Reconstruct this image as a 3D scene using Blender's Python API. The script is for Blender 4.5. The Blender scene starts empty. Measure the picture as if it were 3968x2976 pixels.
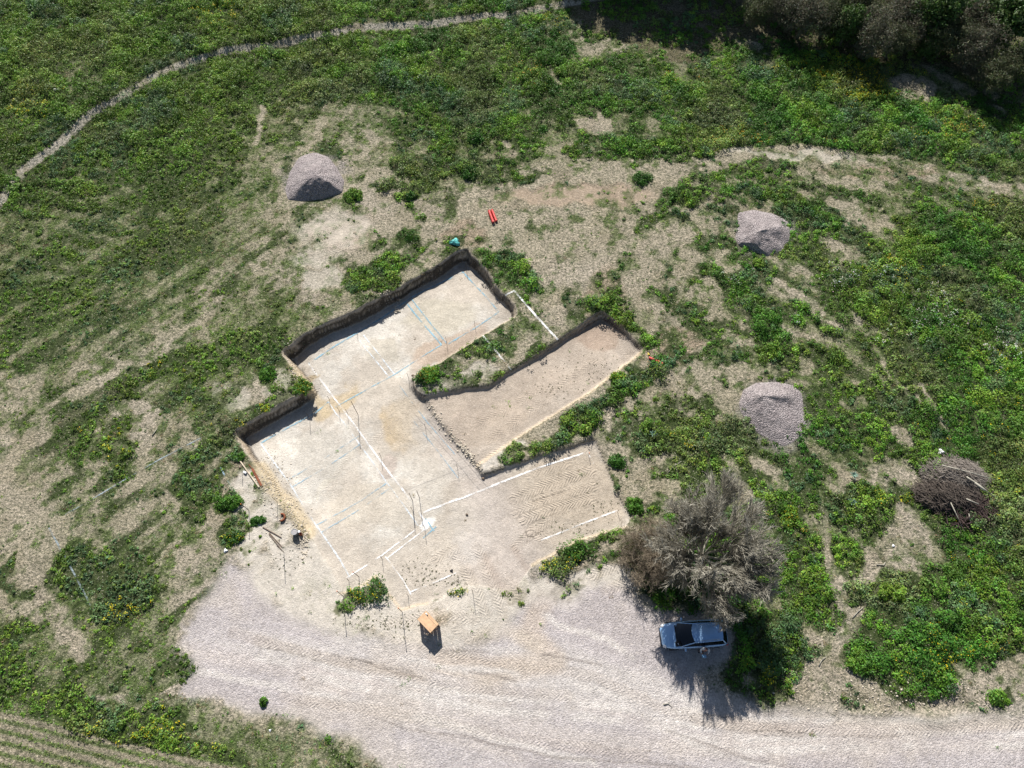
import bpy, bmesh, math, random
import numpy as np
from mathutils import Vector, Matrix
random.seed(7); RNG = np.random.default_rng(7)
SC = bpy.context.scene
COL = SC.collection
# ------------------------------------------------------------------ camera, light, exposure
TILT = math.radians(24.7); CH = 53.4; FPX = 2858.0
cam_d = bpy.data.cameras.new('camera'); cam = bpy.data.objects.new('camera', cam_d); COL.objects.link(cam)
cam.location = (0, 0, CH); cam.rotation_euler = (TILT, 0, 0)
cam_d.sensor_width = 36.0; cam_d.lens = FPX / 3968 * 36; cam_d.clip_start = 0.5; cam_d.clip_end = 2000
SC.camera = cam
SUN_EL = math.radians(39.5); SUN_AZ = math.radians(-9.5)       # azimuth from +Y (north in the picture), clockwise
sun_dir = Vector((math.sin(SUN_AZ) * math.cos(SUN_EL), math.cos(SUN_AZ) * math.cos(SUN_EL), math.sin(SUN_EL)))
W = bpy.data.worlds.new('World'); SC.world = W; W.use_nodes = True
nt = W.node_tree; bg = nt.nodes['Background']
sky = nt.nodes.new('ShaderNodeTexSky'); sky.sky_type = 'NISHITA'; sky.sun_disc = False
sky.sun_elevation = SUN_EL; sky.sun_rotation = SUN_AZ; sky.altitude = 300
nt.links.new(sky.outputs[0], bg.inputs[0]); bg.inputs[1].default_value = 0.05
ld = bpy.data.lights.new('sun', 'SUN'); ld.energy = 5.0; ld.angle = math.radians(0.53); ld.color = (1.0, 0.965, 0.92)
lo = bpy.data.objects.new('sun', ld); COL.objects.link(lo); lo.location = sun_dir * 200
lo.rotation_euler = (-sun_dir).to_track_quat('-Z', 'Y').to_euler()
SC.view_settings.view_transform = 'Standard'; SC.view_settings.look = 'None'
SC.view_settings.exposure = 0.6; SC.view_settings.gamma = 1.0
SC.render.engine = 'CYCLES'

# ------------------------------------------------------------------ helpers
CT, ST = math.cos(TILT), math.sin(TILT)
def G(px, py, z=0.0):
    """photo pixel (3968 x 2976) -> point of the place at height z"""
    xu = (px - 1984.0) / FPX; yu = (1488.0 - py) / FPX
    dz = -CT + yu * ST; dy = yu * CT + ST
    t = (z - CH) / dz
    return (xu * t, dy * t, z)
def tag(o, label=None, cat=None, group=None, kind=None):
    if label: o['label'] = label
    if cat: o['category'] = cat
    if group: o['group'] = group
    if kind: o['kind'] = kind
    return o
def empty(name, loc, rz=0.0, label=None, cat=None, group=None):
    o = bpy.data.objects.new(name, None); COL.objects.link(o); o.location = loc; o.rotation_euler = (0, 0, rz)
    o.empty_display_size = 0.2
    return tag(o, label, cat, group)
def link(name, me, parent=None, mat=None):
    o = bpy.data.objects.new(name, me); COL.objects.link(o)
    if parent is not None: o.parent = parent
    if mat is not None and not me.materials: me.materials.append(mat)
    return o
def np_mesh(name, V, F, col=None, smooth=False, k=4):
    """V (n,3), F (m,k) numpy arrays; col (n,3) optional point colour"""
    me = bpy.data.meshes.new(name)
    n, m = len(V), len(F)
    me.vertices.add(n); me.vertices.foreach_set('co', V.astype(np.float32).ravel())
    me.loops.add(m * k); me.loops.foreach_set('vertex_index', F.astype(np.int32).ravel())
    me.polygons.add(m); me.polygons.foreach_set('loop_start', np.arange(0, m * k, k, dtype=np.int32))
    if smooth: me.polygons.foreach_set('use_smooth', np.ones(m, dtype=bool))
    me.update(calc_edges=True)
    if col is not None: add_col(me, 'tint', col)
    return me
def add_col(me, name, col):
    a = me.attributes.new(name, 'FLOAT_COLOR', 'POINT')
    c = np.ones((len(col), 4), np.float32); c[:, :col.shape[1]] = col
    a.data.foreach_set('color', c.ravel())
class MB:
    """collects simple shapes and links them as one mesh"""
    def __init__(s): s.v = []; s.f = []
    def box(s, c, d, rz=0.0, taper=1.0, rot=None):
        b = len(s.v); R = rot if rot is not None else Matrix.Rotation(rz, 3, 'Z')
        for z in (-1, 1):
            for x, y in ((-1, -1), (1, -1), (1, 1), (-1, 1)):
                t = taper if z > 0 else 1.0
                s.v.append(Vector(c) + R @ Vector((x * d[0] / 2 * t, y * d[1] / 2 * t, z * d[2] / 2)))
        s.f += [(b+3, b+2, b+1, b), (b+4, b+5, b+6, b+7)] + [(b+i, b+(i+1) % 4, b+4+(i+1) % 4, b+4+i) for i in range(4)]
        return s
    def tube(s, pts, rad, n=6, cap=True):
        pts = [Vector(p) for p in pts]
        if not hasattr(rad, '__len__'): rad = [rad] * len(pts)
        b = len(s.v); ref = None
        for i, p in enumerate(pts):
            d = (pts[min(i+1, len(pts)-1)] - pts[max(i-1, 0)]).normalized()
            if ref is None or abs(ref.dot(d)) > 0.95: ref = d.orthogonal().normalized()
            u = (ref - d * ref.dot(d)).normalized(); ref = u; w = d.cross(u)
            for k in range(n):
                a = 2 * math.pi * k / n
                s.v.append(p + (u * math.cos(a) + w * math.sin(a)) * rad[i])
        for i in range(len(pts) - 1):
            for k in range(n):
                s.f.append((b+i*n+k, b+i*n+(k+1) % n, b+(i+1)*n+(k+1) % n, b+(i+1)*n+k))
        if cap:
            s.f.append(tuple(b+k for k in reversed(range(n)))); s.f.append(tuple(b+(len(pts)-1)*n+k for k in range(n)))
        return s
    def lathe(s, prof, c=(0, 0, 0), n=20, axis='Z'):
        b = len(s.v)
        for r, z in prof:
            for k in range(n):
                a = 2 * math.pi * k / n
                v = Vector((r * math.cos(a), r * math.sin(a), z))
                if axis == 'Y': v = Vector((v.x, v.z, v.y))
                s.v.append(Vector(c) + v)
        for i in range(len(prof) - 1):
            for k in range(n):
                s.f.append((b+i*n+k, b+i*n+(k+1) % n, b+(i+1)*n+(k+1) % n, b+(i+1)*n+k))
        return s
    def rock(s, c, r, seed, flat=0.7):
        rr = random.Random(seed); b = len(s.v)
        t = (1 + 5 ** .5) / 2
        ico = [(-1,t,0),(1,t,0),(-1,-t,0),(1,-t,0),(0,-1,t),(0,1,t),(0,-1,-t),(0,1,-t),(t,0,-1),(t,0,1),(-t,0,-1),(-t,0,1)]
        R = Matrix.Rotation(rr.random() * 6.3, 3, 'Z') @ Matrix.Rotation(rr.random() * 3, 3, 'X')
        for q in ico:
            v = R @ Vector(q).normalized() * r * rr.uniform(.7, 1.2)
            s.v.append(Vector(c) + Vector((v.x, v.y * rr.uniform(.8, 1), v.z * flat)))
        for f in ((0,11,5),(0,5,1),(0,1,7),(0,7,10),(0,10,11),(1,5,9),(5,11,4),(11,10,2),(10,7,6),(7,1,8),(3,9,4),(3,4,2),(3,2,6),(3,6,8),(3,8,9),(4,9,5),(2,4,11),(6,2,10),(8,6,7),(9,8,1)):
            s.f.append(tuple(b + i for i in f))
        return s
    def mesh(s, name, smooth=False):
        me = bpy.data.meshes.new(name); me.from_pydata([tuple(v) for v in s.v], [], s.f); me.update()
        if smooth: me.polygons.foreach_set('use_smooth', [True] * len(me.polygons))
        return me
    def build(s, name, mat, parent=None, smooth=False, bevel=0.0, subsurf=0):
        o = link(name, s.mesh(name, smooth), parent, mat)
        if bevel:
            m = o.modifiers.new('bevel', 'BEVEL'); m.width = bevel; m.segments = 2; m.limit_method = 'ANGLE'
        if subsurf:
            m = o.modifiers.new('sub', 'SUBSURF'); m.levels = subsurf; m.render_levels = subsurf
        return o

# --- noise on numpy arrays
def vnoise(x, y, scale, seed):
    x = x / scale + seed * 17.13; y = y / scale - seed * 9.71
    xi = np.floor(x).astype(np.int64); yi = np.floor(y).astype(np.int64)
    fx = (x - xi).astype(np.float32); fy = (y - yi).astype(np.float32)
    fx = fx * fx * (3 - 2 * fx); fy = fy * fy * (3 - 2 * fy)
    T = np.random.default_rng(seed + 100).random((256, 256)).astype(np.float32)
    def h(a, b): return T[a & 255, b & 255]
    return (h(xi, yi) * (1-fx) + h(xi+1, yi) * fx) * (1-fy) + (h(xi, yi+1) * (1-fx) + h(xi+1, yi+1) * fx) * fy
def fbm(x, y, scale, seed, oct=4, gain=0.55):
    a = 1.0; t = 0.0; s = 0.0
    for o in range(oct):
        s = s + a * vnoise(x, y, scale / 2 ** o, seed * 7 + o); t += a; a *= gain
    return s / t
def uni(n):      # noise -> roughly uniform 0..1
    q = np.quantile(n.ravel()[::37], np.linspace(0, 1, 33)); return np.interp(n, q, np.linspace(0, 1, 33)).astype(np.float32)
def sstep(a, b, x):
    t = np.clip((x - a) / (b - a), 0, 1); return t * t * (3 - 2 * t)

# ------------------------------------------------------------------ materials
def mat_new(name):
    m = bpy.data.materials.new(name); m.use_nodes = True; nt = m.node_tree
    return m, nt, nt.nodes['Principled BSDF']
def mat_plain(name, col, rough=0.6, metal=0.0, var=0.0, scale=6.0, bump=0.0, spec=0.5, coat=0.0):
    m, nt, b = mat_new(name)
    b.inputs['Roughness'].default_value = rough; b.inputs['Metallic'].default_value = metal
    b.inputs['Specular IOR Level'].default_value = spec; b.inputs['Coat Weight'].default_value = coat
    if var or bump:
        tc = nt.nodes.new('ShaderNodeTexCoord'); n = nt.nodes.new('ShaderNodeTexNoise'); n.inputs['Scale'].default_value = scale; n.inputs['Detail'].default_value = 5
        nt.links.new(tc.outputs['Object'], n.inputs['Vector'])
        r = nt.nodes.new('ShaderNodeValToRGB'); r.color_ramp.elements[0].position = 0.3; r.color_ramp.elements[1].position = 0.7
        r.color_ramp.elements[0].color = tuple(max(0, c * (1 - var)) for c in col) + (1,)
        r.color_ramp.elements[1].color = tuple(min(1, c * (1 + var)) for c in col) + (1,)
        nt.links.new(n.outputs[0], r.inputs[0]); nt.links.new(r.outputs[0], b.inputs['Base Color'])
        if bump:
            bp = nt.nodes.new('ShaderNodeBump'); bp.inputs['Strength'].default_value = bump; bp.inputs['Distance'].default_value = 0.02
            nt.links.new(n.outputs[0], bp.inputs['Height']); nt.links.new(bp.outputs[0], b.inputs['Normal'])
    else: b.inputs['Base Color'].default_value = tuple(col) + (1,)
    return m
def mat_leaf(name, trans=0.25, rough=0.55):
    m = bpy.data.materials.new(name); m.use_nodes = True; nt = m.node_tree; nt.nodes.clear()
    out = nt.nodes.new('ShaderNodeOutputMaterial'); at = nt.nodes.new('ShaderNodeAttribute'); at.attribute_name = 'tint'
    d = nt.nodes.new('ShaderNodeBsdfPrincipled'); d.inputs['Roughness'].default_value = rough; d.inputs['Specular IOR Level'].default_value = 0.3
    t = nt.nodes.new('ShaderNodeBsdfTranslucent'); mx = nt.nodes.new('ShaderNodeMixShader'); mx.inputs[0].default_value = trans
    nt.links.new(at.outputs['Color'], d.inputs['Base Color']); nt.links.new(at.outputs['Color'], t.inputs['Color'])
    nt.links.new(d.outputs[0], mx.inputs[1]); nt.links.new(t.outputs[0], mx.inputs[2]); nt.links.new(mx.outputs[0], out.inputs[0])
    return m
class NG:
    """tiny node-graph writer"""
    def __init__(s, nt): s.nt = nt
    def n(s, t, **kw):
        nd = s.nt.nodes.new(t)
        for k, v in kw.items(): setattr(nd, k, v)
        return nd
    def set(s, sock, v):
        if hasattr(v, 'bl_idname') or isinstance(v, bpy.types.NodeSocket): s.nt.links.new(v, sock)
        else: sock.default_value = v
    def math(s, op, a, b=None, c=None):
        nd = s.n('ShaderNodeMath', operation=op)
        for i, v in enumerate((a, b, c)):
            if v is not None: s.set(nd.inputs[i], v)
        return nd.outputs[0]
    def noise(s, vec, scale, detail=3, rough=0.6, dist=0.0):
        nd = s.n('ShaderNodeTexNoise'); s.nt.links.new(vec, nd.inputs['Vector'])
        nd.inputs['Scale'].default_value = scale; nd.inputs['Detail'].default_value = detail; nd.inputs['Roughness'].default_value = rough
        nd.inputs['Distortion'].default_value = dist
        return nd.outputs[0]
    def mix(s, f, a, b, mode='MIX'):
        nd = s.n('ShaderNodeMix', data_type='RGBA', blend_type=mode); s.set(nd.inputs[0], f)
        for sock, v in ((nd.inputs[6], a), (nd.inputs[7], b)):
            if isinstance(v, tuple): v = v + (1,) if len(v) == 3 else v
            s.set(sock, v)
        return nd.outputs[2]
    def ramp(s, f, lo, hi):
        nd = s.n('ShaderNodeMapRange', clamp=True); s.set(nd.inputs[0], f); nd.inputs[1].default_value = lo; nd.inputs[2].default_value = hi
        return nd.outputs[0]

def mat_ground():
    m, nt, b = mat_new('ground_material'); g = NG(nt)
    geo = g.n('ShaderNodeNewGeometry'); P = geo.outputs['Position']
    a = g.n('ShaderNodeAttribute', attribute_name='tint'); base = a.outputs['Color']
    k = g.n('ShaderNodeAttribute', attribute_name='kinds'); sp = g.n('ShaderNodeSeparateColor'); nt.links.new(k.outputs['Color'], sp.inputs[0])
    stub, grav, wall = sp.outputs                                  # stubble, gravel, cut earth
    t = g.n('ShaderNodeAttribute', attribute_name='track'); st = g.n('ShaderNodeSeparateColor'); nt.links.new(t.outputs['Color'], st.inputs[0])
    tu, tv, tw = st.outputs
    # stubble: straw flecks and dark gaps
    n1 = g.noise(P, 5.5, 4, 0.75, 0.6); n2 = g.noise(P, 15.0, 2, 0.7)
    f1 = g.ramp(n1, 0.38, 0.60); f2 = g.ramp(n2, 0.3, 0.7)
    fl = g.math('MULTIPLY', f1, g.math('MULTIPLY_ADD', f2, 0.7, 0.3))
    sc = g.math('MULTIPLY_ADD', fl, 1.15, 0.58)
    c1 = g.mix(stub, base, g.mix(1.0, base, g.mix(fl, (0.27, 0.31, 0.26), (1.45, 1.42, 1.38)), 'MULTIPLY'))
    # gravel: every stone its own brightness
    vo = g.n('ShaderNodeTexVoronoi'); vo.inputs['Scale'].default_value = 11.0; nt.links.new(P, vo.inputs['Vector'])
    sv = g.n('ShaderNodeSeparateColor'); nt.links.new(vo.outputs['Color'], sv.inputs[0])
    gs = g.math('MULTIPLY_ADD', sv.outputs[0], 0.55, 0.72)
    c2 = g.mix(grav, c1, g.mix(1.0, c1, g.mix(sv.outputs[0], (0.82, 0.81, 0.81), (1.17, 1.16, 1.15)), 'MULTIPLY'))
    # fine mottling on everything
    n3 = g.noise(P, 1.7, 6, 0.7); n4 = g.noise(P, 0.35, 4, 0.6)
    mm = g.math('MULTIPLY', g.math('MULTIPLY_ADD', n3, 0.5, 0.75), g.math('MULTIPLY_ADD', n4, 0.3, 0.85))
    mv = g.n('ShaderNodeVectorMath', operation='SCALE'); nt.links.new(c2, mv.inputs[0]); nt.links.new(mm, mv.inputs['Scale'])
    # pebbles scattered on dug floor
    v2 = g.n('ShaderNodeTexVoronoi'); v2.inputs['Scale'].default_value = 5.0; nt.links.new(P, v2.inputs['Vector'])
    peb = g.math('MULTIPLY', g.math('LESS_THAN', v2.outputs['Distance'], 0.2), 1.0)
    n5 = g.noise(P, 7.0, 3, 0.8, 1.0)
    gr5 = g.mix(g.math('MULTIPLY', g.math('SUBTRACT', 1.0, stub), .85), mv.outputs[0], g.mix(1.0, mv.outputs[0], g.mix(g.ramp(n5, .36, .62), (.80, .78, .75), (1.12, 1.12, 1.12)), 'MULTIPLY'))
    c4 = g.mix(g.math('MULTIPLY', peb, 0.3), gr5, (0.74, 0.66, 0.54))
    nt.links.new(c4, b.inputs['Base Color']); b.inputs['Roughness'].default_value = 0.95; b.inputs['Specular IOR Level'].default_value = 0.1
    # tyre lugs: chevrons in track space
    av = g.math('ABSOLUTE', tv)
    ph = g.math('ADD', tu, g.math('MULTIPLY', av, 1.1))
    w = g.math('SINE', g.math('MULTIPLY', ph, 2 * math.pi / 0.27))
    lug = g.math('MULTIPLY', g.ramp(w, -0.5, 0.7), tw)
    lug = g.math('MULTIPLY', lug, g.ramp(g.noise(P, 1.6, 3), 0.36, 0.66))
    h = g.math('MULTIPLY', g.math('MULTIPLY', stub, n1), 0.22)
    h = g.math('ADD', h, g.math('MULTIPLY', n3, 0.07))
    h = g.math('ADD', h, g.math('MULTIPLY', n2, 0.05))
    h = g.math('ADD', h, g.math('MULTIPLY', n5, 0.05))
    h = g.math('ADD', h, g.math('MULTIPLY', lug, 0.055))
    h = g.math('ADD', h, g.math('MULTIPLY', g.math('MULTIPLY', grav, vo.outputs['Distance']), -0.04))
    h = g.math('ADD', h, g.math('MULTIPLY', g.math('MULTIPLY', wall, n3), 0.3))
    bp = g.n('ShaderNodeBump'); bp.inputs['Strength'].default_value = 0.85; bp.inputs['Distance'].default_value = 1.0
    nt.links.new(h, bp.inputs['Height']); nt.links.new(bp.outputs[0], b.inputs['Normal'])
    return m
def mat_gravel(name, col):
    m, nt, b = mat_new(name); g = NG(nt)
    P = g.n('ShaderNodeNewGeometry').outputs['Position']
    vo = g.n('ShaderNodeTexVoronoi'); vo.inputs['Scale'].default_value = 13.0; nt.links.new(P, vo.inputs['Vector'])
    sv = g.n('ShaderNodeSeparateColor'); nt.links.new(vo.outputs['Color'], sv.inputs[0])
    n = g.noise(P, 1.2, 4)
    c = g.mix(sv.outputs[0], tuple(c * .6 for c in col), tuple(c * 1.4 for c in col))
    c = g.mix(g.ramp(n, .35, .7), c, g.mix(1.0, c, (.85, .83, .84), 'MULTIPLY'))
    nt.links.new(c, b.inputs['Base Color']); b.inputs['Roughness'].default_value = .9; b.inputs['Specular IOR Level'].default_value = .2
    bp = g.n('ShaderNodeBump'); bp.inputs['Strength'].default_value = 1.0; bp.inputs['Distance'].default_value = .12
    nt.links.new(g.math('MULTIPLY', vo.outputs['Distance'], -1.0), bp.inputs['Height']); nt.links.new(bp.outputs[0], b.inputs['Normal'])
    return m
def mat_line(name, col, cover):
    """chalk or spray paint: worn through in places"""
    m, nt, b = mat_new(name); g = NG(nt)
    P = g.n('ShaderNodeNewGeometry').outputs['Position']
    n = g.noise(P, 9.0, 4, 0.8); n2 = g.noise(P, 0.9, 3, .6)
    f = g.math('MULTIPLY', g.ramp(n, .62 - cover * .45, .78 - cover * .45), g.ramp(n2, .72 - cover * .6, .95 - cover * .6))
    tr = g.n('ShaderNodeBsdfTransparent'); mx = g.n('ShaderNodeMixShader'); nt.links.new(f, mx.inputs[0])
    nt.links.new(tr.outputs[0], mx.inputs[1]); nt.links.new(b.outputs[0], mx.inputs[2])
    nt.links.new(mx.outputs[0], nt.nodes['Material Output'].inputs[0])
    b.inputs['Base Color'].default_value = col + (1,); b.inputs['Roughness'].default_value = .9
    return m
M = dict(
    ground=mat_ground(), leaf=mat_leaf('leaf_material'), blade=mat_leaf('grass_material', .15, .7), twig=mat_leaf('twig_material', 0.0, .9),
    gravel=mat_gravel('pile_gravel', (.39, .345, .335)),
    white_chalk=mat_line('white_chalk', (.88, .87, .85), .615), thin_chalk=mat_line('faded_chalk', (.74, .80, .84), .56), blue_chalk=mat_line('blue_chalk', (.26, .45, .55), .61),
    worn_blue=mat_line('worn_blue_chalk', (.33, .40, .43), .55), faint_blue=mat_line('faint_blue_chalk', (.34, .47, .55), .56), string=mat_plain('string', (.3, .28, .26), .8),
    iron=mat_plain('rod_iron', (.07, .045, .035), .7, .3, .3, 20), rust=mat_plain('rust', (.23, .075, .035), .85, .2, .5, 12, .4),
    redpipe=mat_plain('red_plastic', (.78, .10, .085), .35), wood=mat_plain('wood', (.60, .385, .22), .6, 0, .16, 5, .1),
    palewood=mat_plain('pale_wood', (.55, .46, .34), .8, 0, .2, 6, .1), darkwood=mat_plain('weathered_wood', (.2, .15, .11), .9, 0, .3, 6, .2),
    orange=mat_plain('orange_cap', (.8, .2, .05), .5), stone=mat_plain('limestone', (.5, .44, .35), .9, 0, .35, 5, .4), earthclod=mat_plain('earth_clod', (.16, .12, .09), .95, 0, .4, 6, .4),
    white=mat_plain('white_plastic', (.85, .85, .85), .4), black=mat_plain('black_fabric', (.012, .012, .014), .75), yellow=mat_plain('yellow_plastic', (.75, .6, .06), .4),
    teal=mat_plain('turquoise_plastic', (.12, .46, .43), .3, 0, .35, 9, .2), grey=mat_plain('grey_plastic', (.3, .31, .32), .5, 0, .15, 10), bark=mat_plain('bark', (.17, .14, .11), .9, 0, .35, 8, .5),
    palebark=mat_plain('pale_bark', (.37, .345, .28), .9, 0, .4, 3, .3),
    paint=mat_plain('silver_paint', (.36, .58, .86), .25, .3, .05, 2, 0, .6, .8), glass=mat_plain('tinted_glass', (.006, .008, .011), .04, 0, 0, 1, 0, .6), rubber=mat_plain('tyre_rubber', (.02, .02, .02), .85),
    rim=mat_plain('wheel_alloy', (.5, .5, .5), .3, .9), trim=mat_plain('black_trim', (.02, .02, .022), .5), lamp=mat_plain('lamp_glass', (.7, .72, .75), .1, .2), redlamp=mat_plain('red_lamp', (.35, .02, .02), .2),
    chrome=mat_plain('chrome', (.7, .7, .7), .15, 1.0), skin=mat_plain('skin', (.42, .22, .15), .6), jacket=mat_plain('pale_jacket', (.5, .53, .55), .8, 0, .15, 12, .2), jeans=mat_plain('dark_trousers', (.05, .055, .07), .85),
    hair=mat_plain('brown_hair', (.09, .035, .02), .7), shirt=mat_plain('rust_shirt', (.3, .09, .05), .8), paleblue=mat_plain('pale_blue_plastic', (.2, .38, .55), .4))

# ------------------------------------------------------------------ the terrain grid
FX0, FX1, FY0, FY1, STEP = -58.0, 58.0, -8.0, 76.0, 0.1
fx = np.arange(FX0, FX1 + 1e-6, STEP); fy = np.arange(FY0, FY1 + 1e-6, STEP)
NX, NY = len(fx), len(fy)
X, Y = np.meshgrid(fx.astype(np.float32), fy.astype(np.float32))      # [row=y, col=x]
def to_px(X, Y, Z=0.0):
    dx, dy, dz = X, Y, Z - CH
    cy = dy * CT + dz * ST; cz = -dy * ST + dz * CT        # camera space
    return 1984 + FPX * dx / (-cz), 1488 - FPX * cy / (-cz)
PX, PY = to_px(X, Y)
w1 = fbm(X, Y, 1.6, 3) - .5; w2 = fbm(X, Y, 1.6, 4) - .5
XW, YW = X + w1 * 2.2, Y + w2 * 2.2                        # ragged coordinates for plant edges
w3 = fbm(X, Y, .7, 5) - .5; w4 = fbm(X, Y, .7, 6) - .5
XS, YS = X + w3 * .2, Y + w4 * .2                        # gently uneven coordinates for earth edges
def Wp(pts, z=0.0): return np.array([G(a, b, z)[:2] for a, b in pts])
def poly_mask(pts, Xa, Ya, world=False):
    P = np.array(pts) if world else Wp(pts)
    m = np.zeros(Xa.shape, bool)
    x0, x1, y0, y1 = P[:, 0].min() - 2, P[:, 0].max() + 2, P[:, 1].min() - 2, P[:, 1].max() + 2
    i0, i1 = max(0, int((y0 - FY0) / STEP)), min(NY, int((y1 - FY0) / STEP) + 1)
    j0, j1 = max(0, int((x0 - FX0) / STEP)), min(NX, int((x1 - FX0) / STEP) + 1)
    if i1 <= i0 or j1 <= j0: return m
    a, b = Xa[i0:i1, j0:j1], Ya[i0:i1, j0:j1]; s = np.zeros(a.shape, bool)
    for k in range(len(P)):
        xa, ya = P[k]; xb, yb = P[(k + 1) % len(P)]
        if ya == yb: continue
        s ^= ((ya > b) != (yb > b)) & (a < (xb - xa) * (b - ya) / (yb - ya) + xa)
    m[i0:i1, j0:j1] = s
    return m
def stroke(pts, width, Xa, Ya, soft=.3, uv=False, world=False):
    """soft mask along a polyline, width in metres; optionally distances along and across it"""
    P = np.array(pts) if world else Wp(pts)
    out = np.zeros(Xa.shape, np.float32)
    U = np.zeros(Xa.shape, np.float32) if uv else None; Vv = np.zeros(Xa.shape, np.float32) if uv else None
    pad = width + soft + 1
    x0, x1, y0, y1 = P[:, 0].min() - pad, P[:, 0].max() + pad, P[:, 1].min() - pad, P[:, 1].max() + pad
    i0, i1 = max(0, int((y0 - FY0) / STEP)), min(NY, int((y1 - FY0) / STEP) + 1)
    j0, j1 = max(0, int((x0 - FX0) / STEP)), min(NX, int((x1 - FX0) / STEP) + 1)
    if i1 <= i0 or j1 <= j0: return (out, U, Vv) if uv else out
    a, b = Xa[i0:i1, j0:j1], Ya[i0:i1, j0:j1]
    best = np.full(a.shape, 1e9, np.float32); bu = np.zeros(a.shape, np.float32); bv = np.zeros(a.shape, np.float32); L = 0
    for k in range(len(P) - 1):
        d = P[k+1] - P[k]; l = np.hypot(*d)
        if l < 1e-6: continue
        d = d / l; t = np.clip((a - P[k][0]) * d[0] + (b - P[k][1]) * d[1], 0, l)
        rx = a - P[k][0] - d[0] * t; ry = b - P[k][1] - d[1] * t; dd = np.hypot(rx, ry)
        c = dd < best; best = np.where(c, dd, best)
        if uv: bu = np.where(c, t + L, bu); bv = np.where(c, (-rx * d[1] + ry * d[0]), bv)
        L += l
    out[i0:i1, j0:j1] = 1 - sstep(width / 2 - soft / 2, width / 2 + soft / 2, best)
    if uv: U[i0:i1, j0:j1] = bu; Vv[i0:i1, j0:j1] = bv; return out, U, Vv
    return out
def blur(A, r, n=2):
    A = A.astype(np.float32)
    for _ in range(n):
        for ax in (0, 1):
            c = np.cumsum(np.pad(A, [(r + 1, r) if i == ax else (0, 0) for i in (0, 1)], mode='edge'), axis=ax, dtype=np.float64)
            A = ((np.take(c, range(2 * r + 1, c.shape[ax]), ax) - np.take(c, range(0, c.shape[ax] - 2 * r - 1), ax)) / (2 * r + 1)).astype(np.float32)
    return A

# digitised outlines (photo pixels)
MAIN = [(1101,1362),(1127,1344),(1155,1322),(1181,1302),(1210,1290),(1235,1272),(1271,1256),(1300,1245),(1389,1203),(1553,1115),(1680,1045),(1775,975),
        (1804,970),(1826,995),(1851,1017),(1877,1046),(1904,1087),(1916,1113),(1933,1127),(1954,1145),(1971,1163),(1987,1183),(1996,1203),(1992,1218),
        (1908,1266),(1705,1393),(1610,1444),(1594,1456),(1601,1501),(1642,1539),(1692,1621),(1756,1697),(1806,1754),(1844,1798),(1870,1842),(2091,1766),(2300,1700),
        (2313,1710),(2363,1836),(2408,1937),(2439,1988),(2442,2010),(2427,2041),(2243,2092),(2063,2190),(1990,2290),(1832,2268),(1654,2337),(1553,2363),(1528,2331),(1490,2280),(1458,2230),(1382,2280),(1330,2290),
        (1290,2220),(1230,2120),(1170,2030),(1110,1950),(1040,1850),(968,1762),(914,1677),(987,1633),(1076,1583),(1165,1533),(1207,1503),(1196,1490),(1164,1437),(1114,1380)]
PITB = [(1640,1536),(1691,1527),(1785,1508),(1892,1493),(1926,1471),(2048,1396),(2161,1323),(2325,1213),(2344,1219),(2408,1266),(2490,1349),(2483,1361),(2376,1450),(2287,1519),(2091,1640),(1996,1703),(1851,1800),(1806,1754),(1756,1697),(1692,1621)]
YARD = [(854,2230),(823,2306),(747,2382),(683,2432),(671,2521),(760,2546),(753,2622),(633,2673),(728,2698),(949,2749),(1202,2799),(1400,2894),(1500,2976),(1600,3500),(5200,3500),(5200,2760),(3968,2768),(3517,2793),(3264,2768),(3011,2742),
        (2880,2712),(2760,2700),(2722,2660),(2700,2590),(2800,2560),(2830,2500),(2820,2400),(2600,2370),(2503,2356),(2439,2280),(2287,2280),(2249,2350),(2154,2363),(2091,2331),(1933,2439),(1838,2496),(1711,2508),(1585,2496),(1458,2483),(1330,2470),(1250,2440),(1100,2400),(1000,2330),(985,2250),(940,2130),(900,2160)]
BANK = [(-900,1300),(-300,1000),(0,790),(95,658),(139,627),(234,563),(285,513),(329,468),(405,418),(437,405),(538,342),(620,291),(696,259),(791,231),(854,218),(886,206),(981,193),(1063,190),(1171,158),(1266,142),(1300,136),(1376,114),(1446,111),(1553,108),(1705,98),(1781,79),(1889,63),(1971,60),(2059,47),(2142,32),(2400,-20),(3000,-160)]
def idw(ctrl, Xa, Ya, p=3.0):
    num = 0; den = 0
    for px, py, v in ctrl:
        x, y, _ = G(px, py); w = 1.0 / ((Xa - x) ** 2 + (Ya - y) ** 2 + .5) ** (p / 2)
        num = num + w * v; den = den + w
    return (num / den).astype(np.float32)
mMain = poly_mask(MAIN, XS, YS); mB = poly_mask(PITB, XS, YS) & ~mMain; mYard = poly_mask(YARD, XW * .6 + X * .4, YW * .6 + Y * .4)
dMain = idw([(1110,1390,1.33),(1450,1220,1.33),(1790,1000,1.3),(1990,1220,.9),(1780,1360,.8),(1600,1480,.68),(1500,1400,1.05),(1680,1640,.6),(1870,1830,.42),(920,1690,1.28),(1100,1640,1.28),(1220,1500,1.3),(1000,1810,.8),(1130,1990,.45),(1240,2090,.25),(1240,1900,.75),(1400,1700,.8),(1330,2270,.1),(1420,2150,.25),(1650,2050,.32),(1880,1980,.25),(1950,1870,.33),(2300,1720,.36),(2400,1950,.3),(2430,2030,.14),(2200,2040,.15),(2090,2160,.05),(1850,2150,.1),(1560,2340,.1),(1700,2290,.07),(1480,2250,.12),(1900,2280,0.0),(1990,2290,0.0)], X, Y)
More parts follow.
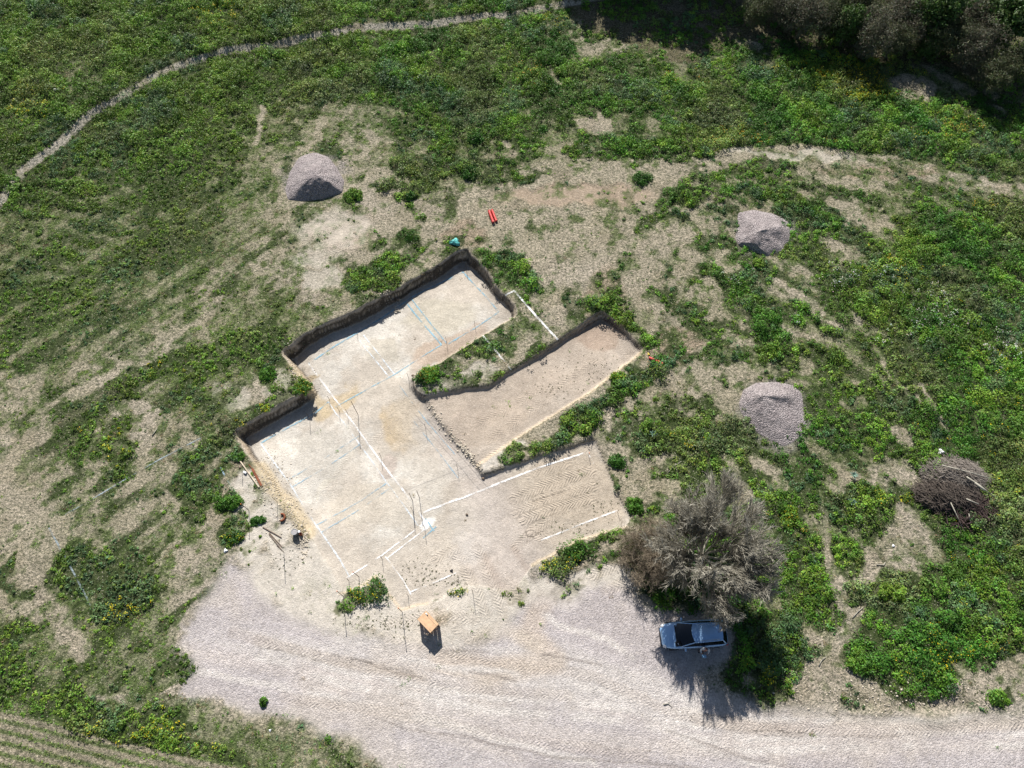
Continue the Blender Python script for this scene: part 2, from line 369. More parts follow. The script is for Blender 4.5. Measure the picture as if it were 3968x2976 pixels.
dB = idw([(1660,1550,.36),(1800,1530,.38),(1930,1490,.42),(2150,1340,.55),(2330,1235,.72),(2470,1350,.55),(2380,1440,.25),(2200,1560,.2),(2000,1690,.13),(1850,1780,.14),(1740,1660,.25)], X, Y)
und = (fbm(X, Y, 14, 9, 3) - .5) * .5 * (1 - blur((mMain | mB | mYard).astype(np.float32), 12))
rough = (fbm(X, Y, .9, 11, 3) - .5) * .07
Z = und + rough * (~mYard)
Z = Z + (fbm(X, Y, 2.5, 13, 2) - .5) * .06
bank_poly = np.vstack([Wp(BANK), [[300, 200], [-300, 200], [-300, 40]]])
mHigh = poly_mask(bank_poly, XS, YS, world=True)
bk = vnoise(X, Y, 7, 77); Z = Z + .5 * blur(mHigh, 4, 2) * (.6 + .6 * bk)
floorZ = Z * .35 + (fbm(X, Y, .45, 15, 3) - .5) * .07
Z = np.where(mMain, floorZ - dMain, np.where(mB, floorZ - dB, Z))
Z = blur(Z, 2, 1) * .85 + Z * .15
# two shallow diggings beside the lower road
for (px, py, rx, ry, d) in ((3620, 2735, 2.3, .55, .3), (3330, 2730, 1.3, .5, .12), (1170, 2130, .5, 2.0, .2)):
    x, y, _ = G(px, py); Z = Z - d * np.exp(-(((XS - x) / rx) ** 2 + ((YS - y) / ry) ** 2) ** 1.5)
gy, gx = np.gradient(Z, STEP); slope = np.hypot(gx, gy)
def zat(x, y):
    i = (y - FY0) / STEP; j = (x - FX0) / STEP
    i = np.clip(i, 0, NY - 1.001); j = np.clip(j, 0, NX - 1.001); a = np.floor(i).astype(int); b = np.floor(j).astype(int); u = i - a; v = j - b
    return (Z[a, b] * (1-u) * (1-v) + Z[a+1, b] * u * (1-v) + Z[a, b+1] * (1-u) * v + Z[a+1, b+1] * u * v)
def on(px, py, dz=0.0):
    z = 0.0
    for _ in range(4):
        x, y, _ = G(px, py, z); z = float(zat(x, y))
    return Vector((x, y, z + dz))

# ------------------------------------------------------------------ where things grow (20 x 15 cells of the photo, 0-9)
LEAFY = ["88878877787222233222","64557788878866888833","67886440876658999987","98564111643225543236","44541101321114371687","55323216262413637877","32447210332443255677",
         "32455400230034234678","03435100000025646789","03132200000005642369","13222000000034466268","15610002102100473388","41320000000000452697","53340000000000421422","23532223000000000000"]
GRASS = ["88777777777322333333","88788888888777888553","89999556777766999987","98885433643334543466","88876420333334360777","99766435464533647777","66566730443444466777",
         "34577540340044345777","14645100000035756789","14344300000006754469","25443000000045566378","26730013212100574488","53640000000000553597","65660000000000532432","46677755000000000000"]
def gridfield(rows):
    A = np.array([[int(c) for c in r[:20]] for r in rows], np.float32) / 9.0
    u = np.clip(PX / 198.4 - .5, 0, 18.999); v = np.clip(PY / 198.4 - .5, 0, 13.999)
    i = np.floor(v).astype(int); j = np.floor(u).astype(int); a = v - i; b = u - j
    return (A[i, j] * (1-a) * (1-b) + A[i+1, j] * a * (1-b) + A[i, j+1] * (1-a) * b + A[i+1, j+1] * a * b).astype(np.float32)
LV = gridfield(LEAFY); GR = gridfield(GRASS)
LZ = sstep(1500, 500, PX) * sstep(1700, 1150, PY) * sstep(-100, 200, PY + (PX < 900) * 400); LV = np.clip(LV + .16 * LZ, 0, 1); GR = np.clip(GR + .12 * LZ, 0, 1)
LZ2 = sstep(900, 500, PX) * sstep(2100, 2300, PY); LV = np.clip(LV + .15 * LZ2, 0, 1); GR = np.clip(GR + .2 * LZ2, 0, 1)
def add(field, val, shape, w=1.0): return field * (1 - shape * w) + val * shape * w
def blob(px, py, rx, ry=None, rot=0):       # soft ellipse, radii in photo pixels (about 50 px to the metre)
    x, y, _ = G(px, py); ry = ry or rx; s = 1 / 50.0 * (1.35 if py < 500 else 1.1)
    c, s_ = math.cos(math.radians(rot)), math.sin(math.radians(rot))
    a = (XW - x) * c + (YW - y) * s_; b = -(XW - x) * s_ + (YW - y) * c
    return 1 - sstep(.75, 1.15, np.sqrt((a / (rx * s)) ** 2 + (b / (ry * s)) ** 2))
CLEAR = [  # bare strips: polyline, width m
    ([(2400,700),(2600,672),(2790,627),(2897,595),(3011,588),(3138,592),(3296,615),(3517,650),(3707,690),(3968,745),(4400,860)], 1.9),
    ([(2500,690),(2300,730),(2100,780),(1900,800),(1700,830)], 5.0), ([(1500,830),(1320,900),(1180,980)], 3.8), ([(1450,790),(1380,930)], 3.5),
    ([(3500,1995),(3460,2090),(3380,2180),(3290,2290),(3210,2360),(3160,2480),(3110,2610),(3110,2720)], 1.7),
    ([(3560,2080),(3470,2210),(3410,2290),(3350,2360),(3310,2460),(3290,2530),(3230,2620)], 1.7), ([(3560,2120),(3540,2200),(3500,2230)], 1.6),
    ([(3180,1900),(3200,2090),(3215,2160),(3210,2300)], .45), ([(2930,1780),(3020,1850),(3060,1930)], .9), ([(3050,2620),(3200,2690),(3500,2730),(3760,2700),(3968,2600)], 2.3),
    ([(2890,1930),(2830,1780),(2700,1600),(2600,1500)], .9), ([(2500,1250),(2450,1000),(2650,900)], 2.0), ([(2200,900),(2250,1150),(2450,1350),(2700,1480)], 2.4),
    ([(2450,1100),(2700,1350)], 1.6), ([(70,2150),(150,2280),(230,2400),(310,2530)], 1.3), ([(0,2330),(110,2390)], 1.6), ([(620,1880),(660,1930),(700,1960)], .3),
    ([(860,2080),(760,2110),(640,2170)], .9), ([(300,2680),(560,2740)], .4), ([(1290,530),(1240,640),(1100,850),(900,1100),(600,1400),(250,1560),(0,1750)], 1.3),
    ([(1020,400),(1000,560)], .5), ([(1250,420),(1200,600)], .4), ([(3560,1500),(3690,1690)], .4), ([(3080,1120),(3300,1300)], .6), ([(3000,1080),(3180,1230)], .5), ([(3280,1180),(3420,1420),(3560,1560)], .5),
    ([(2940,1230),(3150,1310)], .5), ([(2260,330),(2330,470)], .6), ([(1960,560),(1990,600)], .6), ([(2130,260),(2200,400),(2310,400)], .5)]
for pts, wd in CLEAR:
    s = stroke(pts, wd, XW * .55 + X * .45, YW * .55 + Y * .45, .4); LV = add(LV, .04, s, .92); GR = add(GR, .16, s, .8)
BARE = [(520,1600,95,50),(560,1690,60,60),(180,2260,60,40),(960,1420,60,70),(1000,1500,70,40),(2280,620,60,35),(2270,470,40,35),(3430,860,45,28),(3520,1840,30,20),(3350,1850,90,26),(3320,1880,80,30),(3500,1690,40,30),(2700,480,0.1,0.1),
        (2350,1330,50,60),(900,1850,60,90),(1000,2000,120,120),(2150,1000,260,130),(2150,1200,60,60),(1280,1080,120,60),(1900,470,.1,.1),(3530,340,100,60),(2330,500,50,60),(700,2190,60,30),(2210,800,200,45),(1200,1130,60,50)]
s = stroke(BANK, .75, XS, YS, .5) * sstep(.22, .34, fbm(X, Y, 4.5, 141, 3)); LV = add(LV, 0, s, .97); GR = add(GR, .05, s, .9); BKM = s
s = stroke([(1320,540),(1150,850),(900,1080),(500,1330),(0,1600),(-600,1800)], 7.5, XW, YW, 4.5); LV = add(LV, .14, s, .8); GR = add(GR, .42, s, .65)
for a in BARE: s = blob(*a); LV = add(LV, .05, s, .95); GR = add(GR, .15, s, .8)
LUSH = [(2730,2330,150,130,0,.9),(2620,2230,110,110,0,.8),(2800,2150,170,130,0,.75),(2860,2420,90,90,0,.9),  # px, py, rx, ry, rot, value  (rot counter-clockwise, seen from above)
    (1430,1065,120,55,32,.95),(1500,1020,60,40,32,.9),(1990,1040,110,60,-55,.95),(1900,1000,50,40,0,.8),(2370,1220,140,45,-42,.95),(2500,1320,50,40,-40,.9),(2560,1430,70,45,35,.9),(2400,1530,120,42,40,.95),(2240,1640,120,45,38,.95),(2110,1740,80,28,18,.9),(2000,1770,50,25,18,.85),
    (1660,1450,50,38,0,.95),(1880,1360,60,25,35,.7),(1930,1330,70,30,30,.55),(2050,1370,70,18,35,.85),(1900,1440,40,20,30,.7),(1700,1510,20,15,0,.8),(2640,1680,170,75,0,.85),(2500,1740,70,50,0,.8),(2350,1870,40,60,0,.6),
    (2150,2190,80,32,20,.95),(2260,2120,90,30,22,.95),(2380,2070,60,32,15,.9),(1400,2320,90,38,10,.9),(1460,2250,22,20,0,.8),(1780,2295,55,14,18,.85),(1700,2310,30,10,15,.7),(2220,2290,45,25,-30,.55),
    (1040,1450,32,80,35,.95),(930,1660,90,28,28,.9),(1040,1590,60,30,20,.9),(1160,1510,40,30,0,.85),(820,1720,45,50,0,.8),(890,1770,50,25,30,.8),(950,1430,50,60,0,.6),(885,1940,40,45,-30,.95),(880,2070,55,50,0,.85),(720,1850,50,90,0,.75),(770,1950,50,70,-20,.7),
    (1000,1330,110,45,50,.8),(900,1260,110,30,50,.7),(640,1400,150,32,25,.85),(420,1530,110,32,35,.9),(330,1640,90,25,55,.9),(300,1720,60,70,0,.8),(430,1740,80,60,0,.8),(470,1830,60,30,0,.8),(490,1660,40,30,0,.6),(740,1500,50,80,0,.75),(800,1620,50,60,0,.7),
    (1670,670,90,50,10,.9),(1820,665,45,32,0,.95),(1570,650,60,50,0,.9),(1590,760,55,45,0,.8),(2020,690,50,20,-15,.6),(1370,760,38,28,30,.9),(1510,720,60,30,0,.8),(1560,910,30,25,0,.85),(1640,840,30,14,0,.8),
    (2950,760,120,36,-20,.9),(3150,830,170,50,-30,.85),(3330,760,130,30,-20,.8),(2640,760,70,40,-30,.85),(2620,830,35,25,0,.7),(2750,1040,60,40,0,.8),(2870,1120,110,60,-35,.9),(2960,1200,90,35,-45,.9),(2990,1300,120,45,-38,.85),(3170,1260,80,25,-45,.85),(3100,1210,70,28,-40,.9),
    (3210,1400,60,50,-40,.8),(2960,1380,110,40,-20,.75),(2840,1000,35,30,0,.7),(3350,1950,110,70,-10,.95),(3500,2300,120,80,0,.95),(3560,2430,160,110,-10,1.0),(3700,2350,170,120,0,1.0),(3440,2560,140,80,0,.85),(3590,2590,100,70,0,1.0),(3360,2540,60,60,0,.95),(3820,2440,110,70,20,.95),
    (3030,2500,90,110,0,.9),(3010,2620,50,70,0,.9),(3130,2250,70,200,10,.8),(3080,2050,50,150,15,.7),(3310,2170,45,70,-35,.8),(3370,2320,60,40,-40,.8),(3030,1950,50,60,0,.7),(2950,2680,40,40,0,.6),(3880,2700,50,30,20,.85),(3300,2730,35,18,0,.6),
    (180,720,190,70,10,1.0),(330,620,120,60,25,.95),(500,480,110,50,30,.9),(760,300,140,35,20,.85),(880,560,70,55,0,.85),(2500,380,300,80,0,.9),(3300,500,500,80,-6,1.0),(2850,400,300,90,0,.95),(2430,560,150,60,-5,.95),(2700,560,200,60,5,.9),(3750,600,220,55,-14,.95),(2250,600,80,30,0,.7),
    (520,2330,130,50,15,.9),(260,2200,60,90,-25,.8),(430,2400,90,40,0,.85),(500,2850,300,45,-12,.95),(200,2690,160,40,-12,.8),(20,2500,50,120,0,.8),(730,2590,40,30,0,.6),(620,2780,120,40,-12,.8),(40,2230,25,60,0,.8)]
for px, py, rx, ry, rot, v in LUSH: s = blob(px, py, rx, ry, rot); LV = add(LV, v, s, .95); GR = add(GR, .9, s, .8)
noV = np.clip(mYard.astype(np.float32) + mMain + mB, 0, 1)
noV = np.maximum(noV, (slope > .75))
LV = LV * (1 - noV); GR = GR * (1 - noV)
fringe = blur(mYard, 4) * (1 - mYard)            # thin growth at the yard's rim
WDM = poly_mask([(2060,-60),(2300,60),(2650,180),(2900,100),(3300,190),(3650,220),(3968,330),(4700,450),(4700,-600),(2060,-600)], XW, YW); LV = np.where(WDM, np.maximum(LV, .62), LV)
band = .5 + .5 * np.sin((Y * math.cos(.2) + X * math.sin(.2) + w1 * 1.6) * 2 * math.pi / 1.7); bz = np.maximum(blob(200, 930, 330, 200), blob(330, 720, 200, 90)); LV = LV * (1 - bz * (.75 * band - .1)); GR = np.clip(GR * (1 - bz * .35 * (band - .5)), 0, 1)
# streaky clumps: rows run from upper-left to lower-right at right, lower-left to upper-right at left
def rotn(ang, sx, sy, seed, oct=3):
    c, s = math.cos(math.radians(ang)), math.sin(math.radians(ang))
    return fbm((X * c + Y * s) / sx, (-X * s + Y * c) / sy, 1.0, seed, oct)
n_iso = fbm(X, Y, 1.7, 21, 4, .7); n_r = rotn(-42, 2.6, .95, 22, 3); n_l = rotn(40, 3.2, .8, 23, 3)
wr = sstep(14, 24, X); wl = sstep(-12, -24, X) * sstep(50, 40, Y)
clump = uni(n_iso * (1 - .65 * np.maximum(wr, wl)) + n_r * .65 * wr + n_l * .65 * wl)
cover = sstep(.14, -.12, clump - LV * 1.25 + .02) * sstep(.01, .08, LV)         # leafy plants stand here
gn = uni(fbm(X, Y, .9, 31, 4, .7) * .6 + .4 * (n_r * wr + n_l * wl + n_iso * (1 - np.maximum(wr, wl))))
gcover = sstep(.25, -.25, gn - GR * 1.45 + .03)

# ------------------------------------------------------------------ ground colours (albedo, with wall-foot shade and sunlit rims painted in)
def C(*c): return np.array(c, np.float32)
col = np.empty(X.shape + (3,), np.float32); col[:] = C(.48, .415, .325)
def paint(mask, c, w=1.0): global col; m = np.clip(mask * w, 0, 1)[..., None]; col = col * (1 - m) + C(*c) * m
big = fbm(X, Y, 9, 41, 4); mid = fbm(X, Y, 2.2, 42, 4)
paint(sstep(.45, .7, big), (.53, .455, .375)); paint(sstep(.5, .75, mid), (.38, .325, .235), .6)
# pinkish bare soil where machines turned
for a in ((2250,760,330,60),(2600,1340,130,90),(1320,920,140,70),(1800,900,100,60),(2350,1180,100,160),(3400,660,300,30)): paint(blob(*a), (.40, .30, .225), .7)
for a in ((1330,860,130,80),(1330,900,110,70),(900,1900,90,130),(1050,2050,130,130),(1250,2350,260,90),(1600,2400,260,70),(2300,2230,160,60)): paint(blob(*a), (.46, .385, .30), .9)
paint(sstep(.15, .75, GR), (.27, .26, .15), .45)
gfine = sstep(.35, .62, fbm(X, Y, .55, 43, 3)); paint(gcover, (.115, .165, .05), .4 + .5 * gfine)
paint(cover, (.06, .085, .03), .85)
# dug floors
fl = (mMain | mB).astype(np.float32)
fmix = fbm(X, Y, 3.5, 51, 5, .6); fm2 = fbm(X, Y, 1.1, 52, 4, .6)
paint(fl, (.55, .50, .435))
paint(fl * sstep(.46, .62, fmix), (.61, .57, .51)); paint(fl * sstep(.54, .36, fmix), (.51, .45, .38), .7)
for (a, c, w) in (((1560,1620,80,110),(.53,.415,.27),.8),((1750,1330,160,50,30),(.47,.36,.275),.7),((1290,1540,40,90,-50),(.52,.42,.28),.8),((1150,1480,20,90,-50),(.52,.42,.27),.9),((1470,1340,70,60),(.50,.455,.38),.8),((1700,1200,150,80),(.50,.455,.37),.8),
                  ((1280,1820,20,110,-25),(.66,.61,.52),.8),((1230,1780,120,60),(.52,.485,.43),.8),((1200,1700,90,50),(.49,.455,.40),.7),((1450,1960,170,80),(.52,.465,.39),.7),((2330,1300,120,60),(.43,.325,.255),.8),((2450,1330,80,60),(.50,.42,.35),.7),((2050,1500,120,60,30),(.46,.395,.33),.7),
                  ((1900,1640,140,90),(.47,.385,.30),.6),((1780,1650,50,170,-45),(.45,.385,.33),.8),((1860,1960,130,110),(.45,.375,.30),.8),((2000,2200,90,150,-30),(.53,.46,.395),.8),((1900,2150,100,120),(.52,.455,.40),.8),((2250,1900,180,130),(.49,.42,.33),.9),((1860,2000,90,180,-25),(.58,.53,.48),.8),((1640,2030,30,25),(.8,.78,.72),.9),((1650,1650,60,50),(.47,.43,.39),.7),((1490,1800,30,50),(.47,.40,.35),.8)):
    paint(blob(*a) * (fl if a[1] < 2150 else 1), c, w)
paint(mB.astype(np.float32), (.42, .35, .285), .8); paint(blob(2330,1290,120,60) * mB, (.36, .275, .215), .7); paint(blob(2450,1340,60,50) * mB, (.47, .41, .35), .7)
DB = poly_mask([(1880,1850),(2300,1690),(2450,1990),(2430,2050),(2060,2190),(1960,2050)], XS, YS).astype(np.float32); paint(blur(DB, 4) * fl, (.44, .375, .30), .85)
paint(stroke([(1700,1560),(1790,1740),(1880,1900),(1960,2060),(2080,2230),(2160,2340)], 3.6, XS, YS, 2.6) * (1 - mB), (.475, .42, .375), .8); paint(stroke([(1560,1560),(1660,1800),(1780,2000)], 2.4, XS, YS, 2.0) * fl, (.50, .45, .385), .6)
paint(stroke([(1990,2120),(2080,2260),(2150,2350)], .5, XS, YS, .5), (.40, .33, .28), .6); paint(stroke([(1880,2150),(1950,2290),(2010,2400)], .5, XS, YS, .5), (.42, .35, .30), .6)
# wall shadow deepened in the floor colour, over darker earth at the wall foot
foot_shade = np.clip(blur(((slope > .7) & (mMain | mB)).astype(np.float32), 7) * 3.4 - .1, 0, 1) * fl * sstep(.3, .6, fbm(X, Y, .7, 55, 4) + .18); foot_shade *= sstep(.25, .6, np.where(mMain, dMain, dB))
paint(foot_shade, (.19, .16, .13), .9)
# pale sandy aprons round the dig
APR = np.zeros(X.shape, np.float32)
for a in ((1010,2020,110,150),(1150,2250,190,150),(960,1880,70,70),(1330,2420,280,75),(1640,2400,260,90),(1900,2330,120,110),(2080,2330,170,90,-20),(2330,2250,120,60,20),(1060,1830,60,110,-40),(1450,2330,160,70),(2000,2230,80,100),(1280,890,170,120),(1220,1000,110,60),(3080,600,300,25,-3),(1250,1090,90,50),(900,1530,70,60),(1100,1480,60,70),(1700,1500,90,40,30),(1850,1440,90,35,30),(1950,1770,90,35,30),(2200,2480,120,60)):
    APR = np.maximum(APR, blob(*a) * (.55 if a[1] < 1700 else 1.0))
APR *= (1 - fl) * sstep(.25, .5, fbm(X, Y, 2.2, 53, 4) + .12); paint(APR * (1 - cover * .9), (.60, .55, .485), .92)
paint(APR * gcover * .5, (.3, .28, .17), .6)
# gravel yard
yd = blur(mYard, 4) * sstep(.15, .5, blur(mYard, 12) + (fbm(X, Y, 1.2, 54, 5, .65) - .5) * 1.1); ym = yd * (1 - fl)
paint(ym, (.465, .43, .425))
yb = fbm(X * .3 + Y * .12, Y * 1.6 + X * .35, 5, 61, 5, .6); paint(ym * sstep(.5, .64, yb), (.54, .505, .48), .9); paint(ym * sstep(.48, .34, yb), (.41, .375, .37), .8); paint(ym * sstep(.52, .68, fbm(X, Y, 6, 63, 4)), (.50, .45, .40), .6)
for pts, wd, c, w in (([(2100,2330),(2050,2460),(2150,2560),(1900,2600),(1700,2560)], 1.6, (.50,.42,.34), .6), ([(1850,2480),(1950,2430),(2080,2500)], 1.0, (.56,.49,.41), .7), ([(1300,2640),(1700,2760),(2300,2870),(3000,2910),(3968,2880)], 1.0, (.53,.48,.44), .5),
                      ([(700,2520),(1100,2590),(1500,2650)], .9, (.54,.49,.46), .7), ([(1400,2750),(1700,2850),(2000,2930)], .5, (.52,.47,.43), .6), ([(3100,2740),(3500,2790),(3968,2780),(4300,2780)], 1.4, (.56,.50,.42), .7), ([(2600,2900),(3100,2860),(3600,2800),(3968,2750)], 1.2, (.54,.49,.45), .6), ([(2250,2730),(2700,2860),(3000,2900)], .6, (.54,.49,.46), .6)):
    paint(stroke(pts, wd, XS, YS, .8) * np.maximum(ym, .5), c, w)
for pts, wd in (([(1000,2500),(1400,2620),(1900,2700),(2400,2740),(2900,2860),(3968,2840)], .45), ([(1000,2545),(1400,2665),(1900,2748),(2400,2790),(2900,2905),(3968,2885)], .45), ([(1300,2480),(1700,2580),(2100,2620),(2600,2750),(3200,2800),(3968,2760)], .4), ([(760,2600),(1200,2680),(1700,2800),(2300,2960)], .45), ([(2000,2300),(2150,2420),(2350,2480),(2560,2620),(2760,2800)], .45), ([(2600,2640),(2500,2760),(2700,2900),(3000,2976)], .35)):
    paint(stroke(pts, wd, X + w1 * .5, Y + w2 * .5, .35) * ym * sstep(.3, .5, fbm(X, Y, 2.5, 62, 3)), (.60, .565, .53), .75)
# wheel ruts: thin darker scuffs
for pts, wd, w in (([(2100,2538),(2200,2550),(2330,2580)], .16, .6), ([(1820,2600),(1900,2615),(2000,2640)], .14, .6), ([(1400,2560),(1500,2600),(1640,2632)], .16, .6), ([(1790,2850),(1950,2890),(2130,2930),(2300,2945)], .2, .6), ([(2300,2945),(2700,2975)], .14, .5), ([(950,2440),(1050,2560)], .1, .3),
                   ([(2700,2800),(3000,2850),(3400,2855),(3600,2840)], .16, .4), ([(1450,2780),(1600,2830),(1800,2860)], .14, .5), ([(2580,2830),(2900,2940),(3100,2976)], .2, .4), ([(1700,2520),(1900,2525)], .12, .5), ([(3200,2765),(3400,2780),(3700,2770)], .16, .4), ([(1480,2370),(1560,2520)], .0, .0)):
    if wd: paint(stroke(pts, wd, X + w1 * .3, Y + w2 * .3, .12), (.25, .22, .20), w)
# the piled-earth path above the right rubble, blue-marked strip, crop field
CROP = [(0,2735),(316,2840),(633,2910),(950,2975),(1100,3300),(-1200,3300),(-1200,2400)]
mc = poly_mask(CROP, XW * .3 + X * .7, YW * .3 + Y * .7).astype(np.float32)
a0, a1 = np.array(G(0, 2760)[:2]), np.array(G(900, 2975)[:2]); dcr = (a1 - a0) / np.hypot(*(a1 - a0))
cv = -(X - a0[0]) * dcr[1] + (Y - a0[1]) * dcr[0]
rows = .5 + .5 * np.sin(cv * 2 * math.pi / .62 + (fbm(X, Y, 3, 71) - .5) * 2)
paint(mc, (.40, .345, .26)); LV = LV * (1 - mc); GR = GR * (1 - mc)
rowm = mc * sstep(.45, .8, rows); cover = cover * (1 - mc); gcover = gcover * (1 - mc)
paint(rowm, (.13, .19, .055), .8)
# woodland floor
mw = poly_mask([(2060,-60),(2300,120),(2650,260),(2900,150),(3300,230),(3650,260),(3968,400),(4700,520),(4700,-600),(2200,-600)], XW, YW).astype(np.float32)
LVw = mw * (fbm(X, Y, 3, 73, 3) > .42)
paint(mw, (.16, .14, .085), .85)
# brown shade of trodden earth at the left, cut faces
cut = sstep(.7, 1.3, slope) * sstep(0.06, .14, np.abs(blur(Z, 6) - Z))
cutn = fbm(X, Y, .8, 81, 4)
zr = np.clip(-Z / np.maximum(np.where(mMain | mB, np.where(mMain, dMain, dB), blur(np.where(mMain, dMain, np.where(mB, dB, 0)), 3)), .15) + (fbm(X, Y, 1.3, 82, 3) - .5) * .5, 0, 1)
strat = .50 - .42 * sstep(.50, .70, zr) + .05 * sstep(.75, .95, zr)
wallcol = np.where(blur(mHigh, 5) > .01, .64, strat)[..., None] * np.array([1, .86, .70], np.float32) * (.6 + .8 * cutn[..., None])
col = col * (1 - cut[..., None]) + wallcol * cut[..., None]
# sunlight on the pit rims, painted in as a pale edge
for pts, wd in (([(1992,1222),(1908,1270),(1705,1397),(1610,1446)], .16), ([(2483,1361),(2376,1450),(2287,1519),(2091,1640),(1996,1703),(1851,1800)], .3), ([(2427,2041),(2243,2092),(2063,2190)], .3), ([(1654,2337),(1553,2363),(1528,2331),(1490,2280)], .2), ([(1458,2230),(1382,2280),(1320,2300)], .2), ([(914,1680),(968,1765),(1040,1850)], .18), ([(1101,1365),(1164,1437),(1200,1495)], .2)):
    paint(stroke(pts, wd, XS, YS, .12), (.60, .49, .36), .8)
for pts, wd in (([(1000,1800),(1060,1900),(1130,1960),(1190,2060)], 1.1), ([(1130,1420),(1210,1520),(1250,1580)], .7)): paint(stroke(pts, wd, XS, YS, .4), (.56, .46, .31), .8)
paint(BKM * sstep(.2, .7, BKM) * sstep(.3, .5, fbm(X, Y, .8, 142, 3)), (.64, .57, .49), .95)
col *= (.9 + .2 * fbm(X, Y, .5, 91, 3))[..., None]
kinds = np.zeros(X.shape + (3,), np.float32)
kinds[..., 0] = np.clip(1 - fl * .85 - ym * .9 - cut, 0, 1)
for a in ((1330,900,130,70),(2250,760,330,50)): kinds[..., 0] *= 1 - .55 * blob(*a)
kinds[..., 0] *= 1 - .75 * APR
pilem = np.maximum(np.maximum(blob(1220,680,135,115), blob(2960,895,120,110)), blob(3000,1610,135,140)) * sstep(.35, .6, fbm(X, Y, .9, 56, 4) + .1)
paint(pilem, (.40, .36, .345), .8)
kinds[..., 1] = np.maximum(ym, pilem * .8); kinds[..., 2] = cut
# tyre tracks: (points, width, strength)
TR = [([(3500,1995),(3460,2090),(3380,2180),(3290,2290),(3210,2360),(3160,2480),(3110,2610),(3110,2700)], .9, 1), ([(3470,2210),(3410,2290),(3350,2360),(3310,2460),(3290,2530),(3230,2620)], .9, 1), ([(1990,1935),(2080,1890),(2180,1855),(2290,1815)], .9, 1), ([(2030,2010),(2130,1972),(2290,1928)], .9, 1.2), ([(2000,1985),(2150,1925),(2300,1880)], .8, .8), ([(2050,1830),(2200,1790)], .8, .7),
      ([(2060,2060),(2120,2010),(2180,1960)], .9, .9), ([(2000,2120),(2060,2060),(2110,2080)], .8, .9), ([(2080,1930),(2200,1900)], .7, .7), ([(1690,2160),(1760,2130),(1830,2250),(1880,2380)], .8, .8), ([(1850,2120),(1900,2250),(1950,2380)], .8, .7), ([(1970,2250),(2060,2370)], .8, .6),
      ([(1900,1700),(2100,1560),(2300,1400)], .8, .7), ([(1850,1640),(1950,1590),(2100,1500)], .8, .6), ([(1880,1780),(2090,1650),(2250,1550)], .5, .9), ([(3020,2700),(3200,2715),(3500,2760),(3900,2730)], .8, .8), ([(3030,2640),(3150,2640)], .8, .8), ([(2300,2230),(2400,2180)], .9, .8), ([(2350,2290),(2450,2250)], .8, .6),
      ([(2700,2790),(3100,2820),(3500,2840),(3968,2800)], .8, .6), ([(1500,2470),(1900,2560),(2300,2620),(2600,2760),(3100,2840)], .7, .55), ([(1000,2480),(1300,2560),(1700,2650),(2200,2700)], .7, .5), ([(1100,2700),(1500,2760),(2000,2860),(2500,2930)], .7, .5), ([(900,2450),(1200,2540),(1600,2610)], .7, .4),
      ([(1180,940),(1300,880),(1450,840)], .6, .6), ([(1190,990),(1330,940),(1440,890)], .6, .6), ([(1250,1000),(1420,940)], .5, .6), ([(150,2320),(230,2430),(320,2540)], .7, .8), ([(100,2200),(160,2330)], .6, .8), ([(330,2400),(370,2450)], .6, .7), ([(100,1720),(300,1600),(560,1440)], .8, .6), ([(0,1900),(180,1780),(420,1620)], .8, .5),
      ([(1980,1150),(2150,1000),(2400,900)], .7, .5), ([(2150,1250),(2300,1080),(2500,950)], .7, .5), ([(2370,1300),(2500,1420)], .8, .6), ([(2300,430),(2290,500)], .8, .8), ([(2600,700),(2900,640),(3200,640),(3600,700),(3968,790)], .8, .45), ([(2700,800),(2900,700),(3100,660)], .6, .5), ([(2560,1430),(2900,1560)], .7, .4),
      ([(1400,1720),(1500,1650),(1600,1560)], .6, .4), ([(1250,1900),(1350,1750)], .6, .35), ([(1500,2420),(1700,2390),(1840,2400)], .8, .6), ([(1760,2430),(1820,2480),(1880,2440)], .7, .6)]
track = np.zeros(X.shape + (3,), np.float32)
for pts, wd, st in TR:
    m, U, Vv = stroke(pts, wd, X + w1 * .25, Y + w2 * .25, .25, uv=True)
    c = (m * st > track[..., 2])[..., None]; track = np.where(c, np.stack([U, Vv, m * st], -1), track)
    paint(m, (.40, .33, .26), .18)
# assemble the sheet: fine grid in view, coarse out to the horizon
def axis(f, lo, hi):
    d = STEP; a = []; p = f[0]
    while p > lo: d *= 1.35; p -= d; a.append(p)
    d = STEP; b = []; p = f[-1]
    while p < hi: d *= 1.35; p += d; b.append(p)
    return np.array(a[::-1]), np.array(b)
xl, xr = axis(fx, -900, 900); yl, yr = axis(fy, -900, 900)
padd = ((len(yl), len(yr)), (len(xl), len(xr)))
XX, YY = np.meshgrid(np.concatenate([xl, fx, xr]), np.concatenate([yl, fy, yr]))
ZZ = np.pad(Z, padd, mode='edge'); n1, n2 = XX.shape
V = np.stack([XX, YY, ZZ], -1).reshape(-1, 3); idx = np.arange(n1 * n2).reshape(n1, n2)
F = np.stack([idx[:-1, :-1], idx[:-1, 1:], idx[1:, 1:], idx[1:, :-1]], -1).reshape(-1, 4)
me = np_mesh('ground', V, F, smooth=True)
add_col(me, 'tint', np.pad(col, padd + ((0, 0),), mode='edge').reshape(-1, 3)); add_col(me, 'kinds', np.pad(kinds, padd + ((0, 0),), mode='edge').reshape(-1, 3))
add_col(me, 'track', np.pad(track, padd + ((0, 0),)).reshape(-1, 3))
ground = link('ground', me, None, M['ground']); tag(ground, kind='structure')

